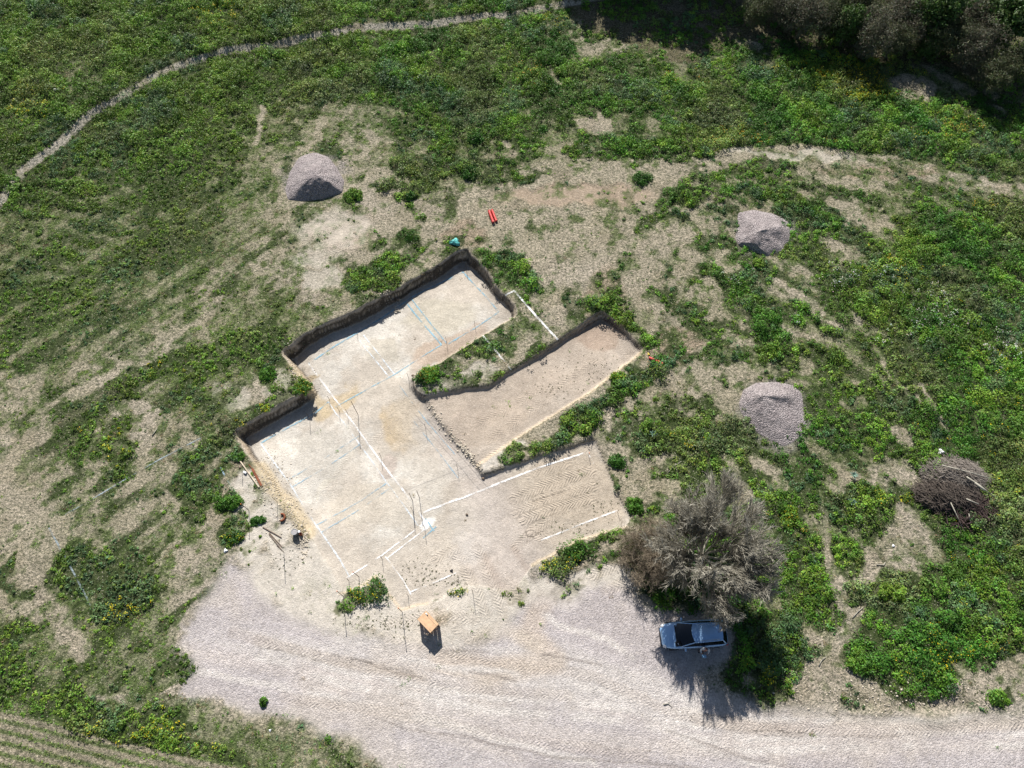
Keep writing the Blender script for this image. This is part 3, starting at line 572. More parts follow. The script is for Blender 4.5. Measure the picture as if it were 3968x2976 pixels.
# ------------------------------------------------------------------ plants as many small leaf faces
def leaves(cen, rad, hgt, cnt, size, tint, aspect=.55, upn=.8, jit=.25, shell=.35, rng=RNG, ldroop=0.0):
    """cen (n,3) rad hgt cnt size arrays, tint (n,3) -> V,F,colours of rhombic leaves on domes"""
    n = len(cen); idx = np.repeat(np.arange(n), cnt); L = len(idx)
    th = rng.random(L) * 2 * np.pi; rho = np.sqrt(rng.random(L)); r = rad[idx] * rho * (.85 + .3 * rng.random(L))
    lob = 1 + .22 * np.sin(th * 3 + idx * 1.7) + .12 * np.sin(th * 5 + idx)
    r = r * lob
    dome = np.sqrt(np.clip(1 - rho ** 2 * .92, 0, 1)); zz = hgt[idx] * (dome * (1 - shell * rng.random(L) ** 1.5) + .03)
    p = cen[idx] + np.stack([r * np.cos(th), r * np.sin(th), zz], -1)
    nv = np.stack([np.cos(th) * rho, np.sin(th) * rho, np.full(L, upn)], -1) + rng.normal(0, .45, (L, 3))
    nv /= np.linalg.norm(nv, axis=1, keepdims=True)
    a = np.cross(nv, rng.normal(0, 1, (L, 3))); a /= np.linalg.norm(a, axis=1, keepdims=True) + 1e-9
    b = np.cross(nv, a); s = (size[idx] * (.6 + .8 * rng.random(L)))[:, None]
    V = np.stack([p - a * s, p - b * s * aspect, p + a * s, p + b * s * aspect], 1).reshape(-1, 3)
    F = np.arange(L * 4).reshape(L, 4)
    ct = tint[idx] * (1 - jit + 2 * jit * rng.random((L, 1))) * (1 + .12 * rng.normal(0, 1, (L, 3)).clip(-2, 2))
    return V, F, np.repeat(np.clip(ct, 0, 1), 4, 0).astype(np.float32)
def samp(A, x, y):
    i = np.clip(((y - FY0) / STEP).astype(int), 0, NY - 1); j = np.clip(((x - FX0) / STEP).astype(int), 0, NX - 1); return A[i, j]
def inview(x, y, m=160):
    a, b = to_px(x, y); return (a > -m) & (a < 3968 + m) & (b > -m * 1.6) & (b < 2976 + m)
def scatter(dens):
    n = int((FX1 - FX0) * (FY1 - FY0) * dens); x = RNG.uniform(FX0, FX1, n); y = RNG.uniform(FY0, FY1, n)
    k = inview(x, y); return x[k], y[k]
PAL = 1.1 * np.array([(.058,.160,.020),(.09,.215,.024),(.13,.26,.026),(.175,.29,.032),(.095,.215,.035),(.215,.295,.045)])
def tints(x, y, zone=True):
    n1 = fbm(x, y, 3.5, 111, 3); n2 = RNG.random(len(x)); t = np.clip(n1 * 1.7 - .45 + (n2 - .5) * .5, 0, .999)
    c = PAL[(t * 5).astype(int)] * (1 + .15 * RNG.normal(0, 1, (len(x), 1)).clip(-2, 2))
    left = sstep(-8, -22, x)[:, None] if zone else 0                      # the left slope is yellower
    yel = sstep(.45, .68, fbm(x, y, 5.5, 113, 3))[:, None]
    c = c * (1 - .35 * yel) + np.array([.18, .25, .04]) * .35 * yel
    c = c * (1 - .45 * left) + np.array([.17, .24, .04]) * .45 * left
    blue = (fbm(x, y, 3.0, 112, 3) > .60)[:, None] & (RNG.random((len(x), 1)) < .75)
    c = np.where(blue, c * .35 + np.array([.085, .15, .085]) * .75, c)
    dk = (.74 + .62 * sstep(.32, .68, fbm(x, y, 1.3, 114, 3)))[:, None]; dryp = (sstep(.58, .72, fbm(x, y, 6, 115, 4)) * .45)[:, None]
    return (c * (1 - dryp) + np.array([.23, .235, .09]) * dryp) * dk
def stuff(name, parts, mat, label, cat):
    V = np.concatenate([p[0] for p in parts]); off = np.cumsum([0] + [len(p[0]) for p in parts[:-1]])
    F = np.concatenate([p[1] + o for p, o in zip(parts, off)]); c = np.concatenate([p[2] for p in parts])
    o = link(name, np_mesh(name, V, F, c), None, mat); return tag(o, label, cat, kind='stuff')
# flower zones: px, py, rx, ry (pixels), colour, probability
FLOW = [(3300,280,110,45,0,.85),(3420,340,110,30,0,.8),(3330,370,50,22,0,.8),(2973,262,28,14,0,.6),(3100,262,30,16,0,.4),(2154,100,50,28,0,.6),(3694,494,70,30,1,.6),(2053,285,50,30,1,.35),(2080,340,60,20,1,.3),(3180,560,60,20,1,.3),(2900,540,60,40,1,.3),(2780,560,40,40,1,.3),(2650,300,60,30,1,.3),(3560,520,30,20,0,.3),
        (3644,2540,80,55,0,.6),(3480,2560,40,20,0,.3),(440,2850,260,35,0,.5),(443,2369,75,35,0,.5),(437,1728,60,40,0,.7),(3250,2448,10,8,0,.9),(3020,2010,40,30,1,.6),(2960,2620,50,40,0,.35),(3480,1050,70,50,0,.35),(3460,1020,40,30,1,.3),(3790,780,60,40,1,.3),
        (1670,1455,35,20,1,.5),(1440,2320,70,30,0,.5),(1740,2300,70,10,0,.5),(2140,2180,70,40,0,.5),(930,1650,80,25,0,.45),(1050,1590,50,15,0,.4),(640,1430,60,20,0,.4),(900,2090,40,20,0,.6),(100,430,60,30,0,.5),(160,370,60,30,0,.4),(850,70,60,30,0,.5),(1620,50,30,20,0,.4),(620,2800,60,25,0,.5),(3840,2500,40,25,1,.5),
        (3644,1216,90,60,2,.55),(3897,1355,60,50,2,.7),(3454,1311,50,25,2,.5),(2870,1080,40,25,2,.4),(3110,1230,40,20,2,.3),(2400,1700,60,25,0,.15),(3900,1500,200,200,0,.06),(3700,2000,200,200,0,.05),(3330,1080,90,60,2,.25),(60,700,40,30,0,.0),(2700,1710,60,30,0,.25),(3500,1900,60,40,0,.3)]
FC = np.array([(.62,.52,.02),(.48,.31,.03),(.62,.62,.55)])
def flowers(x, y):
    out = np.full(len(x), -1); a, b = to_px(x, y)
    for px, py, rx, ry, k, p in FLOW:
        q = ((a - px) / rx) ** 2 + ((b - py) / ry) ** 2; h = (RNG.random(len(x)) < p * np.exp(-q * .7)); out[h] = k
    return out
# leafy weeds
x, y = scatter(8.0); cv_ = samp(cover, x, y); lv = samp(LV, x, y)
k = RNG.random(len(x)) < cv_ * (.35 + .65 * lv); x, y, lv = x[k], y[k], lv[k]
tall = fbm(x, y, 2.2, 121, 3); big_ = np.clip((tall - .35) * 3, .15, 1.3)
leftish = sstep(-10, -24, x) * sstep(56, 46, y)
rad = (.16 + .24 * RNG.random(len(x))) * (.55 + .6 * lv) * (1 - .35 * leftish); hgt = (.10 + .62 * big_ * lv ** 1.5) * (.7 + .6 * RNG.random(len(x))) * (1 - .45 * leftish)
z = zat(x, y); cen = np.stack([x, y, z], -1); tt = tints(x, y)
cnt = (14 + 190 * rad ** 2 * 1.3).astype(int); sz = np.full(len(x), .062) * (.8 + .5 * RNG.random(len(x)))
sel = leaves(cen, rad, hgt, cnt, sz, tt)
parts = [sel]
fl_ = flowers(x, y); kf = fl_ >= 0
if kf.any():
    c2 = cen[kf].copy(); c2[:, 2] += hgt[kf] * .25
    parts.append(leaves(c2, rad[kf] * 1.1, hgt[kf] * .95, np.full(kf.sum(), 9), np.full(kf.sum(), .042), FC[fl_[kf]], .8, 1.2, .15, .1))
print('weeds', len(x), 'leaves', len(sel[1]))
x, y = scatter(.75); lv = samp(LV, x, y); k = (RNG.random(len(x)) < sstep(.55, .95, lv) * samp(cover, x, y)) & (fbm(x, y, 4, 125, 2) > .42); x, y = x[k], y[k]
lf = sstep(-10, -24, x) * sstep(56, 46, y); r_b = (.4 + .45 * RNG.random(len(x))) * (1 - .3 * lf); h_b = r_b * (.8 + .4 * RNG.random(len(x))) * (1 - .45 * lf)
cb = np.stack([x, y, zat(x, y)], -1); parts.append(leaves(cb, r_b, h_b, (220 * r_b ** 2 + 30).astype(int), np.full(len(x), .07), tints(x, y) * .95)); print('big clumps', len(x))
stuff('weed_cover', parts, M['leaf'], 'leafy green weeds with scattered yellow and white flowers covering the slope', 'weeds')
# low grass tufts and runners
x, y = scatter(9.0); gc = samp(gcover, x, y); gr = samp(GR, x, y); fr = samp(fringe, x, y); cw = samp(cover, x, y)
k = RNG.random(len(x)) < np.maximum(gc * (.2 + .8 * gr), fr * .0) * (1 - .6 * cw); x, y = x[k], y[k]
z = zat(x, y); t = tints(x, y); dry = RNG.random(len(x)) < .18 + .35 * sstep(.5, .65, fbm(x, y, 5, 116, 3))
t[dry] = np.array([.25, .20, .11]) * (.8 + .5 * RNG.random((dry.sum(), 1)))
p1 = leaves(np.stack([x, y, z], -1), .10 + .22 * RNG.random(len(x)), .03 + .07 * RNG.random(len(x)), RNG.integers(7, 20, len(x)), np.full(len(x), .06), t * 1.05, .22, .8, .3)
print('tufts', len(x), len(p1[1]))
# little dotted plants on the bare ground
x, y = scatter(2.2); lv = samp(LV, x, y); noc = samp(noV, x, y); dm = samp(dMain + 0 * dMain, x, y)
nb = fbm(x, y, 4, 131, 3); k = (RNG.random(len(x)) < (.12 + .8 * lv) * (nb > .4)) & (noc < .3); x, y = x[k], y[k]
z = zat(x, y); r = .05 + .12 * RNG.random(len(x)) ** 2
p2 = leaves(np.stack([x, y, z], -1), r, r * .9, RNG.integers(5, 12, len(x)), np.full(len(x), .05), tints(x, y, False) * .85, .5)
# scanty growth on dug floors and crop rows
bits = []
for (px, py, rx, ry, n) in ((2250,1450,200,110,60),(2150,1500,90,60,30),(1640,2220,70,60,60),(2250,2050,160,40,40),(1760,2250,60,30,30),(1500,2420,220,45,120),(2330,1960,90,50,30),(2330,1420,60,60,20),(1100,2180,90,60,30),(3600,2680,300,40,140)):
    for _ in range(n):
        q = on(px + random.gauss(0, rx / 2), py + random.gauss(0, ry / 2)); bits.append(tuple(q))
bits = np.array(bits); r = .03 + .07 * RNG.random(len(bits)) ** 2
p3 = leaves(bits, r, r * .7, RNG.integers(4, 10, len(bits)), np.full(len(bits), .04), np.tile([.12, .13, .06], (len(bits), 1)), .4)
x, y = scatter(14.0); k = RNG.random(len(x)) < samp(rowm, x, y) * .95; x, y = x[k], y[k]
p4 = leaves(np.stack([x, y, zat(x, y)], -1), .08 + .1 * RNG.random(len(x)), .05 + .08 * RNG.random(len(x)), RNG.integers(6, 12, len(x)), np.full(len(x), .05), tints(x, y) * 1.05, .35)
stuff('grass_cover', [p1, p2, p3, p4], M['blade'], 'thin low grass and dry stubble between the weeds', 'grass')

# ------------------------------------------------------------------ chalk and paint lines on the ground
def ribbon(b, pts, w, dz=.02):
    P = [on(*p) for p in pts]; out = []
    for k in range(len(P) - 1):
        n = max(1, int((P[k+1] - P[k]).length / .12))
        for i in range(n + (k == len(P) - 2)): out.append(P[k].lerp(P[k+1], i / n))
    base = len(b.v)
    for i, p in enumerate(out):
        d = (out[min(i+1, len(out)-1)] - out[max(i-1, 0)]); d.z = 0; d.normalize(); nrm = Vector((-d.y, d.x, 0))
        ww = w * (.8 + .4 * random.random()); j = nrm * random.uniform(-.012, .012)
        for s in (-.5, 0, .5):
            q = p + nrm * s * ww + j; b.v.append(Vector((q.x, q.y, float(zat(q.x, q.y)) + dz)))
    for i in range(len(out) - 1):
        for k in (0, 1): a = base + i * 3 + k; b.f.append((a, a+1, a+4, a+3))
def line_obj(name, mat, w, lines, label, cat='marking line', group=None):
    b = MB()
    for pts in lines: ribbon(b, pts, w)
    return tag(b.build(name, mat), label, cat, group)
LG = 'setting-out lines marked on the ground'
line_obj('chalk_line', M['white_chalk'], .13, [[(1196,1409),(1230,1455),(1280,1523),(1352,1617),(1396,1677),(1448,1750),(1509,1832),(1550,1883),(1612,1970),(1662,2040)]], 'long white chalk line down the middle of the dug floor to the thick white corner', group=LG)
line_obj('chalk_line', M['white_chalk'], .14, [[(1640,1986),(1750,1943),(1800,1927),(1939,1870),(2085,1813),(2275,1752)], [(2275,1752),(2300,1797)]], 'white chalk line along the top of the lowest right bay with a hooked end', group=LG)
line_obj('chalk_line', M['white_chalk'], .10, [[(1610,2053),(1477,2154),(1344,2239)]], 'white chalk line along the lower floor edge, upper of two side by side', group=LG)
line_obj('chalk_line', M['white_chalk'], .09, [[(1654,2046),(1575,2105),(1502,2163)]], 'shorter white chalk line just below and parallel to the lower floor edge line', group=LG)
line_obj('chalk_line', M['white_chalk'], .09, [[(1494,2157),(1560,2245),(1593,2303)], [(1591,2293),(1680,2258),(1768,2220)]], 'white chalk L shape above the wooden table, worn on its right arm', group=LG)
line_obj('chalk_line', M['white_chalk'], .11, [[(2097,2093),(2250,2032),(2392,1978)]], 'white chalk line through the rutted bay beside the bare tree', group=LG)
line_obj('chalk_line', M['white_chalk'], .16, [[(1958,1146),(1993,1127),(2080,1228),(2161,1317)]], 'thick ragged white line over the grass right of the upper pit', group=LG)
line_obj('chalk_line', M['white_chalk'], .14, [[(1870,1301),(1925,1365),(1980,1434)]], 'short ragged white line crossing the grassy strip between the two pits', group=LG)
line_obj('chalk_line', M['thin_chalk'], .11, [[(1009,1716),(1060,1790),(1120,1868),(1196,1994),(1247,2065),(1316,2166),(1357,2239)]], 'faded bluish white line down the left edge of the dug floor', group=LG)
line_obj('painted_line', M['blue_chalk'], .13, [[(1013,1716),(1120,1655),(1221,1602)], [(1221,1602),(1272,1557)]], 'blue line in the shade of the short lower left earth face', group=LG)
line_obj('painted_line', M['blue_chalk'], .13, [[(1794,1054),(1600,1150),(1480,1232),(1300,1340),(1196,1409)]], 'blue line in the shade along the long upper left earth face', group=LG)
line_obj('painted_line', M['blue_chalk'], .13, [[(1794,1054),(1860,1125),(1933,1209)], [(1933,1209),(1840,1272),(1737,1333)]], 'pale blue corner line at the far right end of the upper pit floor', group=LG)
line_obj('painted_line', M['blue_chalk'], .12, [[(1597,1162),(1660,1243),(1730,1330)], [(1578,1178),(1640,1255),(1711,1336)]], 'pair of close parallel blue lines crossing the upper pit floor', group=LG)
line_obj('painted_line', M['thin_chalk'], .10, [[(1408,1298),(1470,1375),(1528,1450)], [(1389,1317),(1450,1390),(1509,1463)]], 'pair of faint parallel lines crossing the left half of the upper pit floor', group=LG)
line_obj('painted_line', M['blue_chalk'], .09, [[(1711,1336),(1521,1456),(1400,1522),(1300,1577)]], 'blue line along the near edge of the upper pit floor', group=LG)
line_obj('painted_line', M['thin_chalk'], .10, [[(1272,1557),(1303,1603),(1352,1663),(1392,1720),(1448,1796),(1495,1865),(1558,1949),(1620,2037)]], 'faded bluish white line just left of the long white middle line', group=LG)
line_obj('painted_line', M['faint_blue'], .10, [[(1114,1861),(1250,1780),(1390,1690)], [(1133,1887),(1280,1800),(1395,1722)]], 'upper pair of faded blue lines across the lower left floor', group=LG)
line_obj('painted_line', M['faint_blue'], .10, [[(1228,2034),(1400,1939),(1496,1874)], [(1247,2062),(1400,1970),(1509,1893)]], 'lower pair of faded blue lines across the lower left floor', group=LG)
line_obj('painted_line', M['faint_blue'], .09, [[(1547,1494),(1654,1634),(1768,1766)], [(1604,1633),(1690,1740),(1775,1852)]], 'two thin faint blue lines on the floor below the grassy strip', group=LG)
line_obj('painted_line', M['blue_chalk'], .10, [[(1648,2008),(1682,2057)], [(1690,2040),(1640,2085)]], 'small blue cross beside the thick white corner', group=LG)
line_obj('painted_line', M['worn_blue'], .10, [[(778,1697),(620,1780),(468,1868),(354,1937),(253,1994)]], 'long faded blue line across the stubble left of the dug floor', group=LG)
line_obj('painted_line', M['worn_blue'], .12, [[(190,2046),(278,2204),(361,2363)]], 'pale blue line running down the grass near the left border', group=LG)
line_obj('painted_line', M['faint_blue'], .10, [[(854,1811),(880,1860),(911,1906)]], 'short blue line beside the small green bushes left of the floor', group=LG)
o = line_obj('chalk_spill', M['white_chalk'], .5, [[(1640,2035),(1662,2022)], [(1630,2048),(1655,2035)]], 'thick white chalk patch where the long lines meet', 'chalk patch')
b = MB()
for pts in ([(1560,1905),(1840,1790)], [(1604,1600),(1860,1900)], [(1655,1620),(1900,1900)]):
    ribbon(b, pts, .016, .03)
tag(b.build('string_line', M['string']), 'thin dark strings stretched across the dug floor below the grassy strip', 'string')

# ------------------------------------------------------------------ iron rods standing in the ground
RODS = [((1388,1608),2.5,'tallest iron rod, standing beside the long white line near the floor junction'),((1348,1604),.9,'short iron rod just left of the tallest rod on the white line'),((1316,1595),1.0,'iron rod at the crossing of the white and blue floor lines'),
        ((1477,1773),1.0,'iron rod beside the middle of the long white line'),((1625,1928),1.8,'tall iron rod above the thick white corner'),((1649,1661),.95,'iron rod below the grassy strip, beside thin blue lines'),((1599,1940),1.8,'tall iron rod left of the thick white corner'),
        ((1601,1983),1.4,'iron rod close against the thick white corner on its left'),((1646,2047),1.05,'iron rod at the lower tip of the thick white corner'),((1481,2167),.9,'iron rod at the top of the white L shape'),((1352,2251),.8,'iron rod at the lower left corner of the floor lines'),
        ((1559,2372),2.2,'tall dark iron rod left of the wooden table'),((1331,2312),2.3,'tall dark iron rod left of the green triangle of weeds'),((1832,2295),1.3,'iron rod at the right end of the grass sliver above the yard'),((1582,2308),.75,'short iron rod below the corner of the white L shape'),
        ((2281,1765),.6,'short iron rod at the far corner of the lowest right bay'),((2393,1985),.7,'short iron rod at the end of the white line beside the bare tree'),((1773,1813),1.0,'iron rod near the corner stones of the grassy strip'),((1807,1046),1.0,'iron rod in the far corner of the upper pit'),
        ((1840,1262),.8,'iron rod at the near edge of the upper pit, right side'),((1731,1327),.95,'iron rod at the end of the parallel blue lines'),((1386,1299),.6,'short iron rod at the shaded wall beside the faint lines'),((1277,1550),.8,'iron rod near the end of the short lower left earth face'),
        ((1200,1623),1.2,'iron rod in the sun just below the short lower left earth face'),((1075,1945),1.3,'iron rod above the rusty bent pipe'),((965,1978),1.8,'iron rod right of the small round bush'),((938,1810),1.2,'iron rod left of the white block'),((1100,2140),1.9,'iron rod standing left of the grey tub'),
        ((1775,2232),.5,'short iron rod at the worn end of the white L shape'),((2015,1216),.9,'iron rod in the grass right of the upper pit'),((1391,2235),2.0,'iron rod in the green triangle of weeds'),((1584,1466),1.0,'iron rod at the tip of the grassy strip')]
for p, h, lab in RODS:
    q = on(*p); b = MB(); lx, ly = random.uniform(-.03, .03), random.uniform(-.02, .03)
    pts = [(0, 0, -.1), (lx * h * .5, ly * h * .5, h * .5), (lx * h, ly * h, h)]
    r = .016 if h < 1.5 else .022
    e = empty('iron_rod', q, 0, lab, 'rod', 'iron rods marking out the dig')
    b.tube(pts, r, 6).build('shaft', M['iron'], e)
    if h > 1.9 or p in ((965,1978),(2281,1765)):
        MB().lathe([(0, h+.03), (.03, h+.025), (.032, h-.03), (.022, h-.05)], (lx * h, ly * h, 0), 8).build('cap', M['orange'] if h < 2.4 else M['iron'], e)

# ------------------------------------------------------------------ gravel piles
def pile(outline, peak, H, label, seed, ridge=None):
    P = Wp(outline); cx, cy, _ = G(peak[0], peak[1], H); rd = G(ridge[0], ridge[1], H)[:2] if ridge else (cx, cy)
    nth, nr = 120, 34; ang = np.linspace(0, 2 * np.pi, nth, endpoint=False); R = []
    for a in ang:
        d = np.array([math.cos(a), math.sin(a)]); best = .5
        for k in range(len(P)):
            p, q = P[k] - (cx, cy), P[(k+1) % len(P)] - (cx, cy); e = q - p; den = d[0] * e[1] - d[1] * e[0]
            if abs(den) < 1e-9: continue
            t = (p[0] * e[1] - p[1] * e[0]) / den; u = (p[0] * d[1] - p[1] * d[0]) / den
            if t > 0 and -1e-6 <= u <= 1 + 1e-6: best = max(best, t)
        R.append(best)
    R = np.array(R); R = (np.roll(R, 1) + 2 * R + np.roll(R, -1)) / 4
    vs = []
    for i in range(nr + 1):
        t = i / nr
        for k, a in enumerate(ang):
            x = cx + math.cos(a) * R[k] * t; y = cy + math.sin(a) * R[k] * t; vs.append((x, y, t))
    v = np.array(vs); x, y, t = v.T
    hh = H * (1 - np.sqrt(t * t + .02) / 1.01) ** .92 + .0 * t; hh = np.clip(hh, 0, None) * 1.02
    if ridge:
        dx, dy = rd[0] - cx, rd[1] - cy; L2 = dx * dx + dy * dy; u = np.clip(((x - cx) * dx + (y - cy) * dy) / L2, 0, 1); dd = np.hypot(x - cx - u * dx, y - cy - u * dy)
        hh = np.maximum(hh, np.minimum((H - .25 * u) - dd * .62, (1 - t) * 2.6))
    hh = hh * (.82 + .36 * fbm(x, y, 1.6, seed, 3)) + (fbm(x, y, .3, seed + 3, 2) - .5) * .12 * (1 - t ** 6)
    hg = hh.reshape(nr + 1, nth)
    for _ in range(7): g2 = np.vstack([hg[:1], hg, hg[-1:]]); hg = .5 * hg + .125 * (g2[:-2] + g2[2:] + np.roll(hg, 1, 1) + np.roll(hg, -1, 1)); hg[0] = hg[0].mean()
    hh = hg.ravel() + (fbm(x, y, .35, seed + 3, 2) - .5) * .10 * (1 - t ** 6)
    V = np.stack([x, y, zat(x, y) * 1 + hh - .06 * (t > .99)], -1)
    idx = np.arange((nr + 1) * nth).reshape(nr + 1, nth)
    F = np.stack([idx[:-1], idx[1:], np.roll(idx[1:], -1, 1), np.roll(idx[:-1], -1, 1)], -1).reshape(-1, 4)
    o = link('gravel_pile', np_mesh('gravel_pile', V, F, smooth=True), None, M['gravel'])
    return tag(o, label, 'gravel pile', 'gravel piles tipped around the dig')
z1 = lambda L: [(a * .6329, b * .6329) for a, b in L]
pile(z1([(1830,965),(1880,945),(1930,935),(2010,960),(2060,1020),(2110,1110),(2100,1180),(2000,1215),(1880,1235),(1760,1225),(1745,1160),(1770,1060)]), (1222,672), 1.6, 'grey pink gravel pile farthest left, pointed, above the bare sandy patch', 201)
pile([(2568 + a, b) for a, b in z1([(460,1300),(560,1285),(680,1310),(760,1350),(795,1390),(780,1470),(740,1540),(640,1570),(560,1540),(460,1500),(445,1450),(455,1380)])], (2945,892), 1.25, 'grey pink gravel pile at upper right with a double hump', 202, ridge=(3020,872))
pile([(2568 + a, 950 + b) for a, b in z1([(490,890),(570,845),(700,838),(800,860),(855,910),(860,980),(885,1080),(860,1180),(740,1240),(640,1190),(550,1130),(480,1030),(465,970)])], (2950,1535), 1.1, 'grey pink gravel pile nearest the bare tree, broad and flat topped', 203, ridge=(3050,1530))

# ------------------------------------------------------------------ stones and rubble
b = MB()
for (pts, n, rr, off) in (([(1660,1570),(1692,1621),(1756,1697),(1806,1754),(1844,1798)], 260, (.03, .11), 9), ([(1775,1720),(1830,1790)], 60, (.06, .14), 6), ([(1842,1800),(1866,1838)], 16, (.04, .1), 5)):
    for _ in range(n):
        t = random.random() * (len(pts) - 1); i = int(t); f = t - i
        px = pts[i][0] * (1 - f) + pts[i+1][0] * f + random.gauss(4, off); py = pts[i][1] * (1 - f) + pts[i+1][1] * f + random.gauss(0, off)
        r = random.uniform(*rr) * random.random() ** .5; b.rock(on(px, py, r * .3), max(r, .025), random.random())
for (px, py, sx, sy, n, rr) in ((1060,1880,35,60,240,.07),(1130,1990,25,40,160,.07),(1180,2100,9,30,90,.1),(1040,1830,20,50,120,.06),(1140,1430,10,40,80,.07),(1200,1520,20,40,100,.06),(1540,1200,10,10,14,.14),(1515,1165,40,20,30,.1),(2470,2250,12,30,60,.09),(3420,2700,200,30,160,.08),(1500,1000,400,300,0,0),(1560,1620,60,60,120,.045),(1230,1700,120,120,160,.035),(2900,2450,0,0,0,0)):
    for _ in range(n):
        r = rr * random.uniform(.3, 1); b.rock(on(random.gauss(px, sx), random.gauss(py, sy), r * .3), r, random.random())
tag(b.build('rubble', M['stone']), 'loose pale stones and rubble along the edges of the dig', 'rubble', kind='stuff')
for p, r, lab in (((1542,1163),.2,'dark boulder lying in the shade on the upper pit wall'),((1522,1172),.15,'smaller dark boulder left of the boulder on the upper pit wall'),((1873,1855),.14,'brown earth clod at the tip of the lower grassy strip'),((1810,1995),.12,'dark clod on the ramp below the long white line'),((1600,1455),.13,'reddish stone at the tip of the upper grassy strip'),((2006,2280),.09,'small dark stone on the ramp above the yard'),((930,1812),.1,'pale stone beside the blue line left of the floor')):
    tag(MB().rock((0, 0, 0), r, r).build('boulder', M['earthclod']), lab, 'stone').location = on(p[0], p[1], r * .4)

# ------------------------------------------------------------------ red corrugated pipes, bags, litter, timber
def corrugated(p0, p1, r, label, z=None, n=26):
    a, c = on(*p0), on(*p1); a.z = c.z = max(a.z, c.z) + r; d = c - a; L = d.length
    prof = [(r * .9, 0)]
    for i in range(n): t0 = i / n * L; prof += [(r, t0 + .1 * L / n), (r, t0 + .5 * L / n), (r * .9, t0 + .6 * L / n), (r * .9, t0 + .95 * L / n)]
    prof += [(r * .78, L - .001), (r * .75, 0.001)]
    e = empty('red_pipe', a, 0, label, 'pipe', 'short red plastic pipes'); q = d.to_track_quat('Z', 'Y'); e.rotation_mode = 'QUATERNION'; e.rotation_quaternion = q
    MB().lathe(prof, (0, 0, 0), 20).build('pipe_wall', M['redpipe'], e, True)
    MB().lathe([(r * 1.03, L - .1), (r * 1.06, L - .08), (r * 1.06, L - .005), (r * .8, L)], (0, 0, 0), 20).build('collar', M['redpipe'], e, True)
corrugated((1895,820),(1912,866), .13, 'left one of the two red plastic pipes lying side by side', n=16)
corrugated((1906,816),(1924,860), .11, 'right one of the two red plastic pipes lying side by side', n=16)
corrugated((2514,1388),(2568,1412), .105, 'single red plastic pipe lying by the corner of the right pit', n=20)
b = MB(); c = on(2540,1417); 
for i in range(140): b.rock((random.gauss(0, .25), random.gauss(0, .09), .01), random.uniform(.02, .06), random.random(), .5)
o = b.build('rusty_scrap', mat_plain('rust_earth', (.36, .19, .09), .95)); o.location = c; o.rotation_euler.z = -.4; tag(o, 'heap of orange brown crumbs below the single red pipe', 'debris')
def crumple(name, px, py, r, h, mat, label, cat, seed, sx=1.0, rz=0.0):
    rr = random.Random(seed); bm = bmesh.new(); bmesh.ops.create_icosphere(bm, subdivisions=3, radius=1)
    for v in bm.verts:
        a = math.atan2(v.co.y, v.co.x); k = 1 + .28 * math.sin(3 * a + seed) + .16 * math.sin(7 * a + v.co.z * 4) + rr.uniform(-.1, .1)
        v.co = Vector((v.co.x * r * k * sx, v.co.y * r * k, max(v.co.z, -.15) * h * (1 + .35 * math.sin(9 * a + seed) * (1 - abs(v.co.z)) + rr.uniform(-.15, .15))))
    me = bpy.data.meshes.new(name); bm.to_mesh(me); bm.free(); o = link(name, me, None, mat); o.location = on(px, py, .03); o.rotation_euler.z = rz
    return tag(o, label, cat)
crumple('plastic_bag', 1764, 940, .34, .28, M['teal'], 'crumpled turquoise plastic bag above the top corner of the upper pit', 'bag', 3, 1.2, -.3)
crumple('plastic_bag', 3645, 1752, .2, .2, M['white'], 'crumpled white plastic bag in the weeds above the brush pile', 'bag', 5, 1.0, .8)
crumple('litter', 214, 349, .16, .12, M['white'], 'white scrap of litter in the far upper left field', 'litter', 6)
crumple('litter', 875, 2134, .13, .1, M['white'], 'white scrap of litter below the bushes left of the floor', 'litter', 8)
crumple('litter', 3461, 2115, .09, .07, M['white'], 'tiny white scrap at the top of the wheel tracks', 'litter', 9)
crumple('work_glove', 2513, 1373, .12, .06, M['yellow'], 'small yellow object at the corner of the right pit beside the red pipe', 'glove', 10, .6, .5)
crumple('litter', 1750, 2212, .1, .06, M['black'], 'small dark rag beside the worn end of the white L shape', 'litter', 11)
crumple('litter', 1047, 2830, .07, .06, M['white'], 'tiny white scrap in the grass at the bottom border', 'litter', 12)
def plank(name, p0, p1, w, t, mat, label, cat):
    a, c = on(*p0), on(*p1); d = c - a; L = d.length; b = MB().box((L / 2, 0, t / 2), (L, w, t))
    o = b.build(name, mat, None, False, min(w, t) * .12); o.location = a + Vector((0, 0, .03)); o.rotation_euler = (0, -math.asin(d.z / L), math.atan2(d.y, d.x)); return tag(o, label, cat)
plank('timber_batten', (928,1782), (1005,1889), .09, .08, M['palewood'], 'long pale wooden batten on the bare earth left of the floor', 'plank')
plank('metal_beam', (978,1816), (1013,1882), .16, .05, M['rust'], 'rusty red metal bar beside the long pale batten', 'beam')
plank('metal_beam', (964,1799), (982,1822), .04, .03, M['rust'], 'thin rusty bar end touching the wider rusty bar', 'beam')
plank('timber_batten', (1018,2042), (1091,2083), .06, .05, M['darkwood'], 'upper of three thin brown battens near the grey tub', 'plank')
plank('timber_batten', (1044,2064), (1094,2120), .05, .05, M['darkwood'], 'middle of three thin brown battens near the grey tub', 'plank')
plank('timber_batten', (1042,2069), (1090,2128), .05, .05, M['darkwood'], 'lowest of three thin brown battens near the grey tub', 'plank')
plank('concrete_block', (945,1829), (956,1835), .14, .12, M['white'], 'white block lying between the rod and the long batten', 'block')
